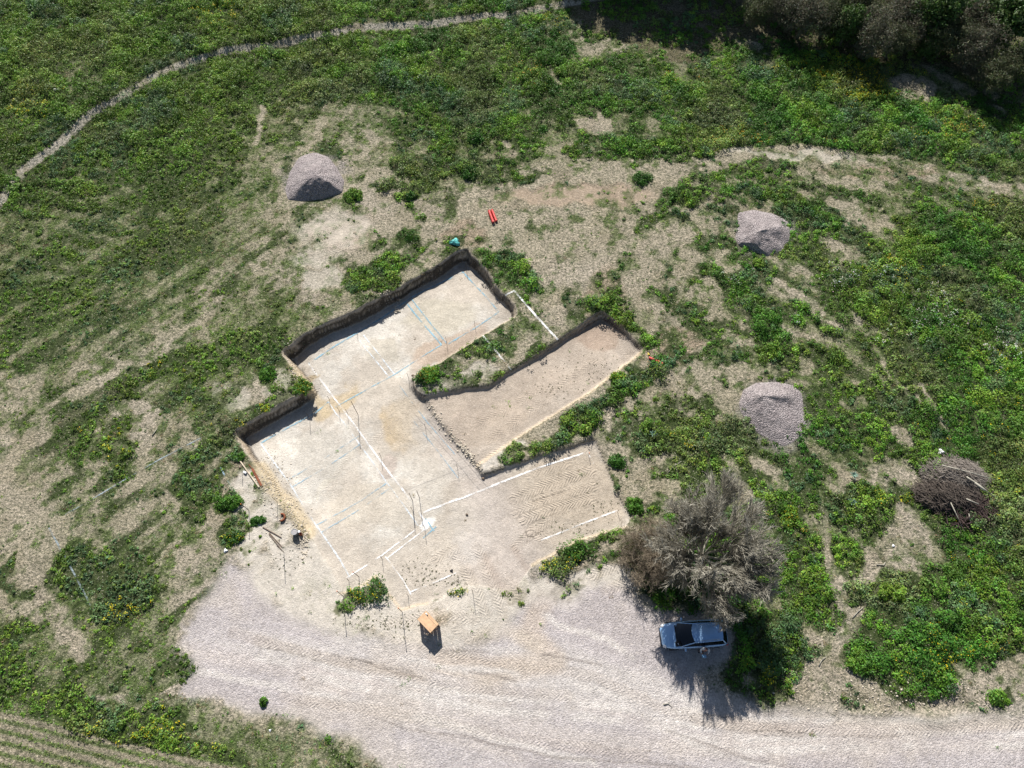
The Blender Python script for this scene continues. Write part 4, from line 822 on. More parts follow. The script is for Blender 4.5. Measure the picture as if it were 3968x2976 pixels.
# rusty bent pipe
q = on(1093,2006); b = MB(); b.tube([(.22 * math.cos(t) * 1.0, .26 * math.sin(t), .1) for t in [(-1.9 + 3.9 * i / 14) for i in range(15)]], .075, 8)
o = b.build('bent_pipe', M['rust'], None, True); o.location = q; tag(o, 'short rusty pipe bent into a hook on the bare earth', 'pipe')
# grey tub and its neighbours
e = empty('grey_tub', on(1146,2066), 0, 'grey round tub standing on the bare earth at the end of the rubble', 'tub')
MB().lathe([(.0, 0), (.19, 0), (.22, .4), (.235, .42), (.215, .43), (.2, .4), (.0, .38)], (0, 0, 0), 24).build('tub_body', M['grey'], e, True)
MB().lathe([(.0, .405), (.19, .4)], (0, 0, 0), 24).build('lid', mat_plain('cement', (.36, .34, .33), .9, 0, .2, 12), e)
e = empty('paint_tin', on(1161,2062), 0, 'small white topped tin right of the grey tub', 'tin')
MB().lathe([(0, 0), (.09, 0), (.09, .2), (.096, .21), (.08, .21), (0, .19)], (0, 0, 0), 16).build('tin_body', M['white'], e, True); MB().tube([(.09 * math.cos(a), 0, .2 + .08 * math.sin(a)) for a in [math.pi * i / 8 for i in range(9)]], .006, 5).build('handle', M['iron'], e)
e = empty('rusty_can', on(1168,2072), 0, 'rust brown can right of the grey tub, nearer the rubble', 'can')
MB().lathe([(0, 0), (.1, 0), (.1, .26), (.085, .26), (.085, .02), (0, .02)], (0, 0, 0), 16).build('can_body', M['rust'], e, True); MB().lathe([(.1, .24), (.108, .25), (.1, .265)], (0, 0, 0), 16).build('rim', M['iron'], e, True)

# ------------------------------------------------------------------ the wooden table
HT = 1.15
cA, cB, cC, cD = [Vector(G(px, py, HT)) for px, py in ((1616.5,2399.5),(1666.5,2452),(1700.5,2418.5),(1650.5,2366))]
mid_ = (cA + cB + cC + cD) / 4; ux = ((cB - cA) + (cC - cD)); ang = math.atan2(ux.y, ux.x); LX = ux.length / 2; LY = ((cD - cA) + (cC - cB)).length / 2
gz = on(1655, 2425).z
e = empty('wooden_table', (mid_.x, mid_.y, gz), ang, 'tall new orange wooden table with board sides standing at the edge of the gravel yard', 'table')
b = MB(); yb_ = -LY / 2
for wd in (.13, LY - .13 - .2, .19): b.box((0, yb_ + wd / 2, HT - .02), (LX, wd - .008, .035)); yb_ += wd + .005
b.build('tabletop', M['wood'], e, False, .003)
for s in (-1, 1):
    for k, (x0, x1) in enumerate(((-.5, -.2), (-.155, .16), (.205, .5))):
        MB().box(((x0 + x1) / 2 * LX, s * (LY / 2 - .03), (HT - .04) / 2 - .05), ((x1 - x0) * LX, .03, HT + .06)).build('side_board', M['wood'], e, False, .004)
    MB().box((0, s * (LY / 2 - .055), HT - .1), (LX * .96, .02, .09)).build('rail', M['wood'], e)
    MB().box((0, s * (LY / 2 - .055), .35), (LX * .96, .02, .07)).build('rail', M['wood'], e)
MB().box((LX / 2 - .03, 0, HT - .2), (.03, LY * .85, .12)).build('rail', M['wood'], e); MB().box((-LX / 2 + .03, 0, HT - .2), (.03, LY * .85, .12)).build('rail', M['wood'], e)
def on_table(u, v): return Vector((mid_.x, mid_.y, gz + HT)) + Matrix.Rotation(ang, 3, 'Z') @ Vector((u * LX, v * LY, 0))
q = on_table(-.33, .34); e2 = empty('spray_can', q + Vector((0, 0, .035)), ang, 'white spray can lying on the far end of the wooden table', 'can')
q_ = MB(); q_.tube([(-.1, 0, 0), (.08, 0, 0)], .034, 14).build('can_body', M['white'], e2, True); MB().tube([(.08, 0, 0), (.12, 0, 0)], .022, 10).build('cap', M['black'], e2, True)
b = MB(); b.tube([(-.2, .05, .01), (.28, -.01, .01)], .008, 5); o = b.build('thin_stick', M['darkwood']); o.location = on_table(-.42, .3); o.rotation_euler.z = ang; tag(o, 'thin stick jutting over the far end of the wooden table', 'stick')
e3 = empty('timber_offcut', on(1658, 2462), ang + .9, 'pale wooden offcut leaning below the near corner of the table', 'plank')
MB().box((0, 0, .45), (.1, .05, .9)).build('offcut_body', M['palewood'], e3, False, .004); MB().box((0, 0, .92), (.12, .07, .04)).build('offcut_end', M['darkwood'], e3)

# ------------------------------------------------------------------ the car (front points left in the photo)
def patch(A, B, C_, D, nu=8, nv=6, bulge=0.0, bdir=(0, 0, 1)):
    A, B, C_, D = map(Vector, (A, B, C_, D)); b = MB(); bd = Vector(bdir)
    for j in range(nv + 1):
        for i in range(nu + 1):
            u, v = i / nu, j / nv; p = A.lerp(B, u).lerp(D.lerp(C_, u), v); b.v.append(p + bd * bulge * (1 - (2*u-1) ** 2) * (.6 + .4 * (1 - (2*v-1) ** 2)))
    for j in range(nv):
        for i in range(nu): a = j * (nu + 1) + i; b.f.append((a, a+1, a+nu+2, a+nu+1))
    return b
gf, gr_ = Vector(G(2560, 2466, .6)), Vector(G(2815, 2450, .8)); cm = (gf + gr_) / 2; ca = math.atan2(gf.y - gr_.y, gf.x - gr_.x); cz = on(2680, 2450).z + .02
car = empty('parked_car', (cm.x, cm.y, cz), ca, 'silver blue family car parked in the shade at the foot of the bare tree', 'car')
LC = (gf - gr_).length; hl = LC / 2
st = [  # x (front +), half width, shoulder z, centre z
    (hl, .40, .50, .52), (hl - .05, .58, .64, .68), (hl - .16, .69, .72, .79), (hl - .36, .79, .80, .88), (hl - .7, .87, .88, .97), (hl - 1.0, .885, .94, 1.02), (hl - 1.3, .895, .97, 1.06), (.6, .90, .98, 1.06), (0, .905, 1.0, 1.06), (-.8, .905, 1.02, 1.08), (-hl + .6, .895, 1.04, 1.10), (-hl + .25, .84, 1.03, 1.08), (-hl + .08, .76, .96, 1.0), (-hl, .58, .80, .84)]
b = MB(); rowsn = None
for x, w, zs, zc in st:
    sec = [(w * .90, .26), (w * .985, .40), (w, .62), (w * .985, zs - .06), (w * .93, zs), (w * .72, zs + (zc - zs) * .55), (w * .36, zc - .008), (0, zc)]
    full = [(-y, z) for y, z in sec] + [(y, z) for y, z in reversed(sec[:-1])]
    for y, z in full: b.v.append(Vector((x, y, z)))
    rowsn = len(full)
for i in range(len(st) - 1):
    for k in range(rowsn - 1): a = i * rowsn + k; b.f.append((a, a+1, a+rowsn+1, a+rowsn))
for i in (0, len(st) - 1): b.f.append(tuple(i * rowsn + k for k in (range(rowsn) if i == 0 else reversed(range(rowsn)))))
b.build('body', M['paint'], car, True, 0, 1)
MB().box((0, 0, .27), (LC * .9, 1.5, .12)).build('underbody', M['trim'], car)
XW0, XR0, XR1, XB = hl - 1.14, hl - 2.08, -hl + .52, -hl + .12
roof_w = .585
ws = patch((XW0, -.76, 1.0), (XW0, .76, 1.0), (XR0, roof_w, 1.50), (XR0, -roof_w, 1.50), 10, 8)
for v in ws.v: y = abs(v.y) / .76; v.x += .24 * (1 - y * y) * (1 if v.z < 1.3 else .8) - .02; v.z += .04 * (1 - y * y)
ws.build('windscreen', M['glass'], car, True)
rf = patch((XR0, -roof_w, 1.51), (XR0, roof_w, 1.51), (XR1, roof_w * .93, 1.53), (XR1, -roof_w * .93, 1.53), 10, 10)
for v in rf.v: y = abs(v.y) / .6; u = (v.x - XR1) / (XR0 - XR1); v.z += .07 * (1 - y ** 2.4) + .04 * math.sin(u * math.pi); v.x += .16 * (1 - y * y) * max(0, u * 2 - 1) - .05 * (1 - y * y) * max(0, 1 - u * 4)
rf.build('roof', M['paint'], car, True)
rg = patch((XR1, -roof_w * .93, 1.51), (XR1, roof_w * .93, 1.51), (XB + .02, .72, 1.08), (XB + .02, -.72, 1.08), 10, 6)
for v in rg.v: y = abs(v.y) / .7; v.x -= .06 * (1 - y * y)
rg.build('rear_window', M['glass'], car, True)
for s in (-1, 1):
    sw = patch((XW0 - .12, s * .80, 1.0), (XB + .12, s * .76, 1.06), (XR1, s * roof_w * .94, 1.50), (XR0 + .05, s * (roof_w + .005), 1.49), 12, 4, .03, (0, s, 0)); sw.build('side_window', M['glass'], car, True)
    MB().tube([(XW0 - .02, s * .78, 1.0), (XW0 - .45, s * .70, 1.28), (XR0, s * (roof_w + .02), 1.51), (-.2, s * (roof_w + .03), 1.56), (XR1 + .4, s * (roof_w * .97), 1.56), (XR1, s * roof_w * .93, 1.52), (XB + .2, s * .70, 1.2), (XB + .05, s * .74, 1.06)], [.035, .035, .035, .032, .035, .04, .06, .06], 6).build('roof_frame', M['paint'], car, True)
    MB().tube([(XR0 - .2, s * (roof_w - .06), 1.58), (XR0 - .3, s * (roof_w - .06), 1.625), (XR1 + .3, s * (roof_w - .09), 1.64), (XR1 + .2, s * (roof_w - .09), 1.6)], .014, 6).build('roof_rail', M['chrome'], car, True)
    MB().tube([(XR0 - .55, s * .80, 1.02), (XR0 - .6, s * (roof_w + .03), 1.5)], .025, 5).build('door_pillar', M['trim'], car)
    mr = MB(); mr.box((XW0 - .32, s * 1.0, 1.07), (.13, .24, .14), .0, .8); m_ = mr.build('door_mirror', M['paint'], car, True, .03, 1)
    MB().box((XW0 - .37, s * 1.0, 1.07), (.02, .17, .09)).build('mirror_glass', M['chrome'], m_)
    for x in (hl - .84, -hl + .84):
        w_ = MB().lathe([(.2, -.1), (.32, -.105), (.335, -.06), (.335, .06), (.32, .105), (.2, .1)], (x, s * .80, .335), 24, 'Y').build('wheel', M['rubber'], car, True)
        MB().lathe([(0, -.02), (.05, .1), (.2, .09), (.21, -.02)] if s > 0 else [(0, .02), (.05, -.1), (.2, -.09), (.21, .02)], (x, s * .80, .335), 20, 'Y').build('rim', M['rim'], w_, True)
    MB().box((hl - .2, s * .66, .70), (.26, .24, .13), s * -.55, .75).build('headlight', M['lamp'], car, True, .03)
    MB().box((-hl + .12, s * .74, .93), (.12, .2, .18), s * .2, .8).build('tail_light', M['redlamp'], car, True, .02)
    MB().box((-.25, s * .912, .86), (.18, .02, .03)).build('door_handle', M['chrome'], car); MB().box((-1.1, s * .905, .88), (.16, .02, .03)).build('door_handle', M['chrome'], car)
MB().tube([(XR1 + .25, .03, 1.62), (XR1 + .12, .03, 1.68)], [.025, .006], 6).build('antenna', M['trim'], car)
MB().box((hl + .005, 0, .50), (.03, .8, .14)).build('grille', M['trim'], car, False, .01); MB().box((hl - .02, 0, .36), (.08, 1.25, .16), 0, .95).build('bumper', M['trim'], car, False, .02)
MB().box((XW0 + .17, 0, 1.035), (.1, 1.25, .02)).build('wiper_cowl', M['trim'], car)
Rc = Matrix.Rotation(ca, 4, 'Z')
def on_car(x, y, z): return Vector((cm.x, cm.y, cz)) + (Rc @ Vector((x, y, z)))
# black bag on the bonnet: photo side (lower) is the car's left... front points left, so lower = +y rotated
sgn = 1 if on_car(0, 1, 0).y < cm.y else -1
bag = empty('black_bag', on_car(hl - 1.02, sgn * .58, 1.03), ca + .2, 'black bag lying on the car bonnet against the windscreen', 'bag')
MB().box((0, 0, .07), (.42, .36, .16), 0, .85).build('bag_body', M['black'], bag, True, .05, 1); MB().tube([(-.12, -.1, .15), (-.06, 0, .22), (.02, .1, .15)], .014, 6).build('strap', M['black'], bag, True)
MB().box((.02, .03, .155), (.05, .13, .012), .4).build('tag', M['white'], bag)

# ------------------------------------------------------------------ the person beside the car
def skin_mesh(name, nodes, edges, mat, parent, sub=1):
    me = bpy.data.meshes.new(name); me.from_pydata([n[:3] for n in nodes], edges, []); o = link(name, me, parent, mat)
    md = o.modifiers.new('skin', 'SKIN'); md.use_smooth_shade = True
    for v, n in zip(me.skin_vertices[0].data, nodes): v.radius = (n[3], n[4] if len(n) > 4 else n[3])
    me.skin_vertices[0].data[0].use_root = True
    s = o.modifiers.new('sub', 'SUBSURF'); s.levels = sub; s.render_levels = sub; return o
pf = on(2716, 2521)
per = empty('person', pf, math.radians(172), 'person in a pale grey jacket beside the car, looking down at a pale blue object', 'person')
# faces local +y; local x to the person's right/left
N = [(0,0,.95,.13,.10),(0,.01,1.15,.13,.10),(0,.0,1.36,.15,.10),(0,.02,1.48,.06,.06),(0,.06,1.57,.07,.085),(0,.09,1.66,.078,.09),(0,.085,1.72,.05,.06),
     (.18,0,1.41,.055),(.27,.1,1.17,.042),(.16,.32,1.10,.03),(.12,.38,1.10,.03,.018),(-.18,0,1.41,.055),(-.27,.1,1.17,.042),(-.16,.32,1.10,.03),(-.12,.38,1.10,.03,.018),
     (.1,0,.88,.085),(.12,.03,.48,.058),(.12,-.01,.09,.042),(.13,.14,.05,.035),(-.1,0,.88,.085),(-.13,.02,.48,.058),(-.14,-.02,.09,.042),(-.15,.13,.05,.035)]
E = [(0,1),(1,2),(2,3),(3,4),(4,5),(5,6),(2,7),(7,8),(8,9),(9,10),(2,11),(11,12),(12,13),(13,14),(0,15),(15,16),(16,17),(17,18),(0,19),(19,20),(20,21),(21,22)]
for s, w_i in ((1, 10), (-1, 14)):
    for k, (dx, dy, L_) in enumerate(((.03, .05, .9), (.012, .06, 1.0), (-.006, .058, .95), (-.022, .05, .8))):
        i0 = len(N); bx_, by_ = s * .12 + s * dx * .7, .40
        N += [(bx_, by_ + .01, 1.10, .010), (bx_ - s * .008, by_ + dy * .6 * L_, 1.10, .009), (bx_ - s * .02, by_ + dy * .9 * L_, 1.085, .008)]; E += [(w_i, i0), (i0, i0+1), (i0+1, i0+2)]
    i0 = len(N); N += [(s * .09, .385, 1.115, .012), (s * .07, .42, 1.12, .010)]; E += [(w_i, i0), (i0, i0+1)]
body = skin_mesh('body', N, E, M['skin'], per, 2)
skin_mesh('jacket', [(0,0,1.0,.17,.13),(0,0,1.2,.16,.125),(0,-.01,1.38,.18,.125),(0,.01,1.47,.09,.08),(.2,0,1.41,.085),(.29,.1,1.16,.068),(.19,.29,1.10,.05),(-.2,0,1.41,.085),(-.29,.1,1.16,.068),(-.19,.29,1.10,.05)], [(0,1),(1,2),(2,3),(2,4),(4,5),(5,6),(2,7),(7,8),(8,9)], M['jacket'], per, 2)
skin_mesh('shirt', [(0,.09,1.05,.1,.07),(0,.1,1.25,.1,.06),(0,.09,1.4,.08,.05)], [(0,1),(1,2)], M['shirt'], per, 2)
skin_mesh('trousers', [(0,0,.98,.155,.115),(0,0,.9,.15,.11),(.1,0,.84,.1),(.125,.03,.48,.075),(.125,-.01,.12,.06),(-.1,0,.84,.1),(-.135,.02,.48,.075),(-.145,-.02,.12,.06)], [(0,1),(1,2),(2,3),(3,4),(1,5),(5,6),(6,7)], M['jeans'], per, 2)
skin_mesh('hair', [(0,.055,1.68,.075,.08),(0,.03,1.72,.08,.075),(0,.075,1.755,.06,.05)], [(0,1),(1,2)], M['hair'], per, 2)
for s in (-1, 1):
    MB().box((s * .125 + s * .01, .07, .045), (.095, .27, .09), 0, .8).build('shoe', M['black'], per, True, .02, 1)
    MB().rock((s * .03, .172, 1.665), .009, 3).build('eye', M['white'], per); MB().rock((s * .085, .07, 1.65), .022, 5).build('ear', M['skin'], per, True)
MB().box((0, .185, 1.635), (.02, .03, .04), 0, .5).build('nose', M['skin'], per, True, .005); MB().box((0, .172, 1.60), (.05, .012, .012)).build('mouth', M['shirt'], per)
Rp = Matrix.Rotation(math.radians(172), 3, 'Z')
t_ = empty('clipboard', pf + Rp @ Vector((.03, .46, 1.12)), math.radians(176), 'pale blue flat object held in both hands of the person by the car', 'clipboard')
MB().box((0, 0, 0), (.3, .2, .02)).build('board', M['paleblue'], t_, False, .005); MB().box((.0, -.07, .018), (.1, .03, .014)).build('clip', M['chrome'], t_)

# ------------------------------------------------------------------ bare tree beside the car
def twig_paths(base, limbs, levels, seed, up=.15, spread=.6, kids=(7, 6, 5), lens=(4.5, 2.2, 1.1, .55), rads=(.10, .035, .015, .007), wander=.12, gravity=0.0, radial=0.0):
    rr = random.Random(seed); out = []
    def grow(p, d, L, r, lev):
        n = 7 if lev == 0 else (5 if lev == 1 else 3); pts = [p.copy()]; rd = [r]; q = p.copy(); dd = d.normalized()
        for i in range(n):
            dd = (dd + Vector((rr.gauss(0, wander), rr.gauss(0, wander), rr.gauss(0, wander) + up * .25 - gravity * lev * .1))).normalized()
            q = q + dd * (L / n); pts.append(q.copy()); rd.append(r * (1 - .72 * (i + 1) / n))
        out.append((pts, rd, lev))
        if lev + 1 < levels:
            k = kids[lev]
            for j in range(k):
                t = .22 + .78 * (j + rr.random()) / k; i = min(n - 1, int(t * n)); f = t * n - i; s = pts[i].lerp(pts[i+1], min(f, 1)); loc = (pts[i+1] - pts[i]).normalized()
                side = Vector((rr.gauss(0, 1), rr.gauss(0, 1), rr.gauss(.12, .6))).normalized(); side = (side - loc * side.dot(loc)).normalized()
                if radial: o_ = Vector((s.x - base[0], s.y - base[1], (s.z - base[2]) * .8)); side = (side + o_.normalized() * radial).normalized()
                nd = (loc * (1 - spread * .55) + side * spread).normalized()
                grow(s, nd, lens[lev + 1] * rr.uniform(.65, 1.25) * (1.15 - .35 * t), max(rads[lev + 1] * rr.uniform(.7, 1.2), .0045), lev + 1)
    for d, L, r in limbs: grow(Vector(base), Vector(d), L, r, 0)
    return out
def tubes(paths, sides=(7, 5, 4, 3, 3)):
    b = MB()
    for pts, rd, lev in paths: b.tube(pts, rd, sides[lev], cap=False)
    return b
def bark_cols(me, c1, c2, seed):
    n = len(me.vertices); v = np.empty(n * 3, np.float32); me.vertices.foreach_get('co', v); v = v.reshape(-1, 3)
    t = fbm(v[:, 0] + v[:, 2], v[:, 1], .8, seed, 3)[:, None]; c = np.array(c1) * (1 - t) + np.array(c2) * t; add_col(me, 'tint', c.astype(np.float32))
tb = on(2700, 2170)
tree = empty('bare_tree', tb, 0, 'large leafless tree with a wide pale grey branching crown beside the car', 'tree')
rr = random.Random(4); limbs = []
for i in range(11):
    a = i * 2 * math.pi / 11 + rr.uniform(-.2, .2); tilt = rr.uniform(.95, 1.3) if i % 2 == 0 else rr.uniform(.5, .8)
    limbs.append(((math.cos(a) * math.sin(tilt), math.sin(a) * math.sin(tilt), math.cos(tilt)), rr.uniform(3.9, 4.7) if i % 2 == 0 else rr.uniform(3.9, 4.6), .10))
limbs += [((.1, .1, 1), 4.6, .09), ((-.2, .15, 1), 4.3, .08)]
paths = twig_paths((0, 0, 1.3), limbs, 4, 5, up=.16, spread=.50, radial=.9, kids=(13, 12, 8), lens=(4.6, 2.3, 1.25, .75), rads=(.11, .058, .032, .019), wander=.11)
for pts, rd, lev in paths:                       # an old browsed crown: tips end on one rounded outline
    for p in pts:
        e_ = Vector((p.x, p.y, max(p.z - 2.4, 0) * 1.15)); r_ = e_.length; a5 = math.atan2(p.y, p.x); lim = 6.5 + .45 * math.sin(a5 * 5 + 1) + .3 * math.sin(a5 * 11) - .9 * math.exp(-((a5 + 1.25) / .7) ** 2)
        if r_ > lim * .75: k_ = (lim * .75 + lim * .25 * math.tanh((r_ - lim * .75) / (lim * .25))) / r_; p.x *= k_; p.y *= k_; p.z = max(2.4 + (p.z - 2.4) * k_, min(p.z, 2.4))
tubes([p for p in paths]).build('branches', M['palebark'], tree, True)
MB().tube([(0, 0, -.2), (.02, 0, .5), (.05, .03, 1.0), (0, 0, 1.45)], [.3, .24, .21, .22], 10).build('trunk', M['bark'], tree, True)
# russet scrub growing into its left side
tb2 = on(2515, 2150); shr = empty('russet_shrub', tb2, 0, 'dense russet brown twiggy shrub against the left side of the bare tree', 'shrub')
limbs = [((math.cos(a) * .8, math.sin(a) * .8, rr.uniform(.35, 1.2)), rr.uniform(2.2, 2.9), .03) for a in [i * .26 for i in range(24)]]
paths = twig_paths((0, 0, 0), limbs, 4, 9, up=.1, spread=.7, kids=(10, 9, 5), lens=(2.4, 1.1, .55, .3), rads=(.03, .016, .012, .010), wander=.2)
tubes(paths, (5, 4, 3, 3)).build('twigs', mat_plain('russet_bark', (.23, .185, .13), .9, 0, .3, 4), shr, True)
n = 600; a_ = RNG.random(n) * 6.28; r_ = 2.3 * np.sqrt(RNG.random(n)); cc = np.stack([r_ * np.cos(a_), r_ * np.sin(a_), .3 + 1.9 * np.sqrt(np.clip(1 - (r_ / 2.5) ** 2, 0, 1)) * RNG.random(n)], -1)
v_, f_, c_ = leaves(cc, np.full(n, .16), np.full(n, .15), np.full(n, 6), np.full(n, .05), np.tile([.085, .08, .035], (n, 1)))
link('leaves', np_mesh('leaves', v_, f_, c_), shr, M['leaf'])

# ------------------------------------------------------------------ brush pile and stray branches
bp_ = on(3700, 1890); br = empty('brush_pile', bp_, 0, 'heap of cut grey brown branches and logs in the weeds at the right', 'brush pile')
def heap(n, rx, ry, h, Lr, rad, seed, bias=None, off=(0, 0)):
    r2 = random.Random(seed); b = MB()
    for _ in range(n):
        a = r2.random() * 6.28; q = math.sqrt(r2.random()); x, y = rx * q * math.cos(a), ry * q * math.sin(a); zt = h * (1 - q * q) * r2.uniform(.35, 1.0) + .05
        th = (bias if bias is not None else r2.random() * 6.28) + r2.gauss(0, .45); L = r2.uniform(*Lr); d = Vector((math.cos(th), math.sin(th), r2.gauss(0, .22))) * L / 2; w = Vector((r2.gauss(0, .07), r2.gauss(0, .07), r2.gauss(0, .05))) * L; c = Vector((x + off[0], y + off[1], zt))
        r0 = r2.uniform(*rad); b.tube([c - d, c + w, c + d], [r0, r0 * .8, r0 * .35], 4, cap=False)
    return b
heap(1500, 1.9, 1.2, 1.2, (.3, 1.1), (.008, .02), 1, -.55, (.1, .7)).build('fine_branches', mat_plain('grey_twigs', (.27, .235, .20), .9, 0, .3, 4), br)
heap(1500, 2.0, 1.1, 1.1, (.3, 1.0), (.008, .022), 2, -.7, (-.5, -.5)).build('brown_branches', mat_plain('brown_twigs', (.115, .092, .075), .9, 0, .35, 4), br)
heap(500, 1.8, 1.3, .6, (.4, 1.2), (.01, .03), 3, None, (.3, -1.2)).build('dark_branches', mat_plain('dark_twigs', (.07, .045, .04), .9, 0, .35, 4), br)
for pts, r in (([(-1.1, 1.05, 1.25), (.5, .55, 1.35), (2.0, .25, .9)], .06), ([(.2, .35, 1.2), (.9, -.2, 1.15), (1.7, -.75, .8)], .08), ([(.6, .0, 1.2), (1.1, -.45, 1.1)], .1), ([(-.9, -1.1, .8), (-.5, -1.9, .4), (-.3, -2.4, .25)], .05), ([(.0, -.9, .9), (.7, -1.2, .8)], .07), ([(.15, -1.7, .5), (.25, -2.3, .25)], .05)):
    r *= .62; MB().tube(pts, [r, r * .85, r * .5][:len(pts)], 7).build('log', M['palebark'], br, True)
for pts, lab in (([(3302,2395),(3322,2372),(3345,2352)], 'bent pale branch lying between the wheel tracks'), ([(3395,2188),(3424,2190),(3428,2178)], 'small forked branch lying high on the wheel tracks'), ([(2590,1830),(2612,1806),(2640,1788)], 'pair of brown sticks in the weeds above the bare tree'), ([(3172,2580),(3182,2560),(3200,2545)], 'thin curved pale twig near the lower end of the tracks'), ([(2570,2730),(2588,2726),(2604,2738)], 'curved brown twig on the gravel yard below the tree shadow'), ([(590,1690),(600,1676),(610,1660)], 'dark thin stick on the bare patch at far left')):
    P = [on(a, b_, .06) for a, b_ in pts]; c = P[0].copy(); b = MB().tube([p - c for p in P], [.035, .03, .015], 6); b.tube([P[1] - c, P[1] - c + Vector((.15, .22, .05))], [.02, .01], 5)
    o = b.build('fallen_branch', M['palebark'], None, True); o.location = c; tag(o, lab, 'branch')

br.scale = (1.25, 1.25, 1.1)
# ------------------------------------------------------------------ single bushes one can point to
BUSH = [(1820,668,.85,.75,'round dark green bush standing alone right of the fallen clump near the two red pipes'),(1590,762,.6,.6,'tall green bush just right of the far left gravel pile row'),(1372,760,.75,.6,'green bush at the right foot of the far left gravel pile'),(885,1948,.85,.8,'rounded bush on the bare earth left of the rusty bar'),
        (908,2082,.6,.5,'small round bush at the right end of the flowering clump left of the battens'),(926,1768,.4,.3,'little bush at the top end of the long pale batten'),(1040,1450,.75,.6,'upright green bush on the earth promontory left of the pit corner'),(1180,1505,.7,.5,'yellowish bush right above the end of the short earth face'),
        (1665,1450,.75,.5,'yellow and green bush at the tip of the upper grassy strip'),(2940,1022,.6,.6,'dark round bush right below the double humped gravel pile'),(2600,2020,.6,.4,'leafy clump between the rutted bay and the bare tree'),(2460,1960,.75,.55,'bright green bush at the upper left of the russet shrub'),
        (1022,2720,.35,.5,'small dark bush standing alone in the grass strip below the yard'),(1000,2018,.5,.35,'thin brownish tuft right of the small round bush and above the battens'),
        (2390,1790,.8,.6,'spreading bright bush right of the far corner of the lowest bay'),(3455,2300,.9,.9,'tall bush at the upper left of the big thicket right of the tracks'),(3330,2560,.9,.8,'bush left of the lower end of the big thicket'),(3870,2708,.55,.35,'lone bush beside the road at the right border'),(2490,695,.9,.8,'dark bush at the lower edge of the weeds above the bare path'),
        (2395,1465,.8,.5,'yellow flowered bush on the strip right of the middle pit'),(1840,540,.8,.8,'dark green bush deep in the weeds above the two red pipes'),(3050,2000,.9,.6,'yellowish bush right of the upper crown of the bare tree')]
for k, (px, py, r, h, lab) in enumerate(BUSH):
    q = on(px, py); h *= .75; m_ = 30; a_ = RNG.random(m_) * 6.28; rr_ = r * .95 * RNG.random(m_) ** .6; e1, e2 = RNG.uniform(.7, 1.25), RNG.uniform(.6, 1.0); c0 = np.stack([rr_ * np.cos(a_) * e1, rr_ * np.sin(a_) * e2, h * .55 * (1 - (rr_ / r) ** 2) * RNG.random(m_)], -1)
    base_t = PAL[RNG.integers(0, 4)] * .85; tt = base_t * (1 + .2 * RNG.normal(0, 1, (m_, 1)).clip(-1.5, 1.5))
    P_ = [leaves(c0, r * (.18 + .24 * RNG.random(m_)), h * (.25 + .4 * RNG.random(m_)), np.full(m_, 60), np.full(m_, .062), tt)]
    if 'yellow' in lab or 'flower' in lab: P_.append(leaves(c0, np.full(m_, r * .38), np.full(m_, h * .6), np.full(m_, 4), np.full(m_, .032), np.tile(FC[0] * np.array([.9, 1, 1]), (m_, 1)), .8, 1.2, .15, .1))
    V_ = np.concatenate([p[0] for p in P_]); F_ = np.concatenate([P_[0][1]] + [p[1] + len(P_[0][0]) for p in P_[1:]]); C_c = np.concatenate([p[2] for p in P_])
    e = empty('bush', q, 0, lab, 'bush', 'single bushes around the dig')
    link('foliage', np_mesh('foliage', V_, F_, C_c), e, M['leaf'])
    st_ = MB()
    for i in range(6): a = i * 1.05; st_.tube([(0, 0, -.05), (math.cos(a) * r * .4, math.sin(a) * r * .4, h * .55)], [.02, .008], 5)
    st_.build('stems', M['bark'], e)
for px, py, lab in ((3302,1845,'pale blue green star shaped plant left of the brush pile'),(2529,1687,'pale blue green star shaped plant in the weeds right of the middle pit'),(3295,1950,'pale spiky rosette plant below the star shaped one')):
    b = MB()
    for i in range(18):
        a = i * 2.4; L = .42 * (1 - i * .025); el = .15 + i * .05; d = Vector((math.cos(a) * math.cos(el), math.sin(a) * math.cos(el), math.sin(el))); s_ = Vector((-math.sin(a), math.cos(a), 0)) * .05
        k = len(b.v); b.v += [Vector((0, 0, .03)), d * L * .45 + s_ + Vector((0, 0, .03)), d * L, d * L * .45 - s_ + Vector((0, 0, .03))]; b.f.append((k, k+1, k+2, k+3))
    o = b.build('rosette_plant', mat_plain('glaucous_leaf', (.16, .27, .2), .6, 0, .15, 5)); o.location = on(px, py, .25); tag(o, lab, 'plant', 'star shaped plants')

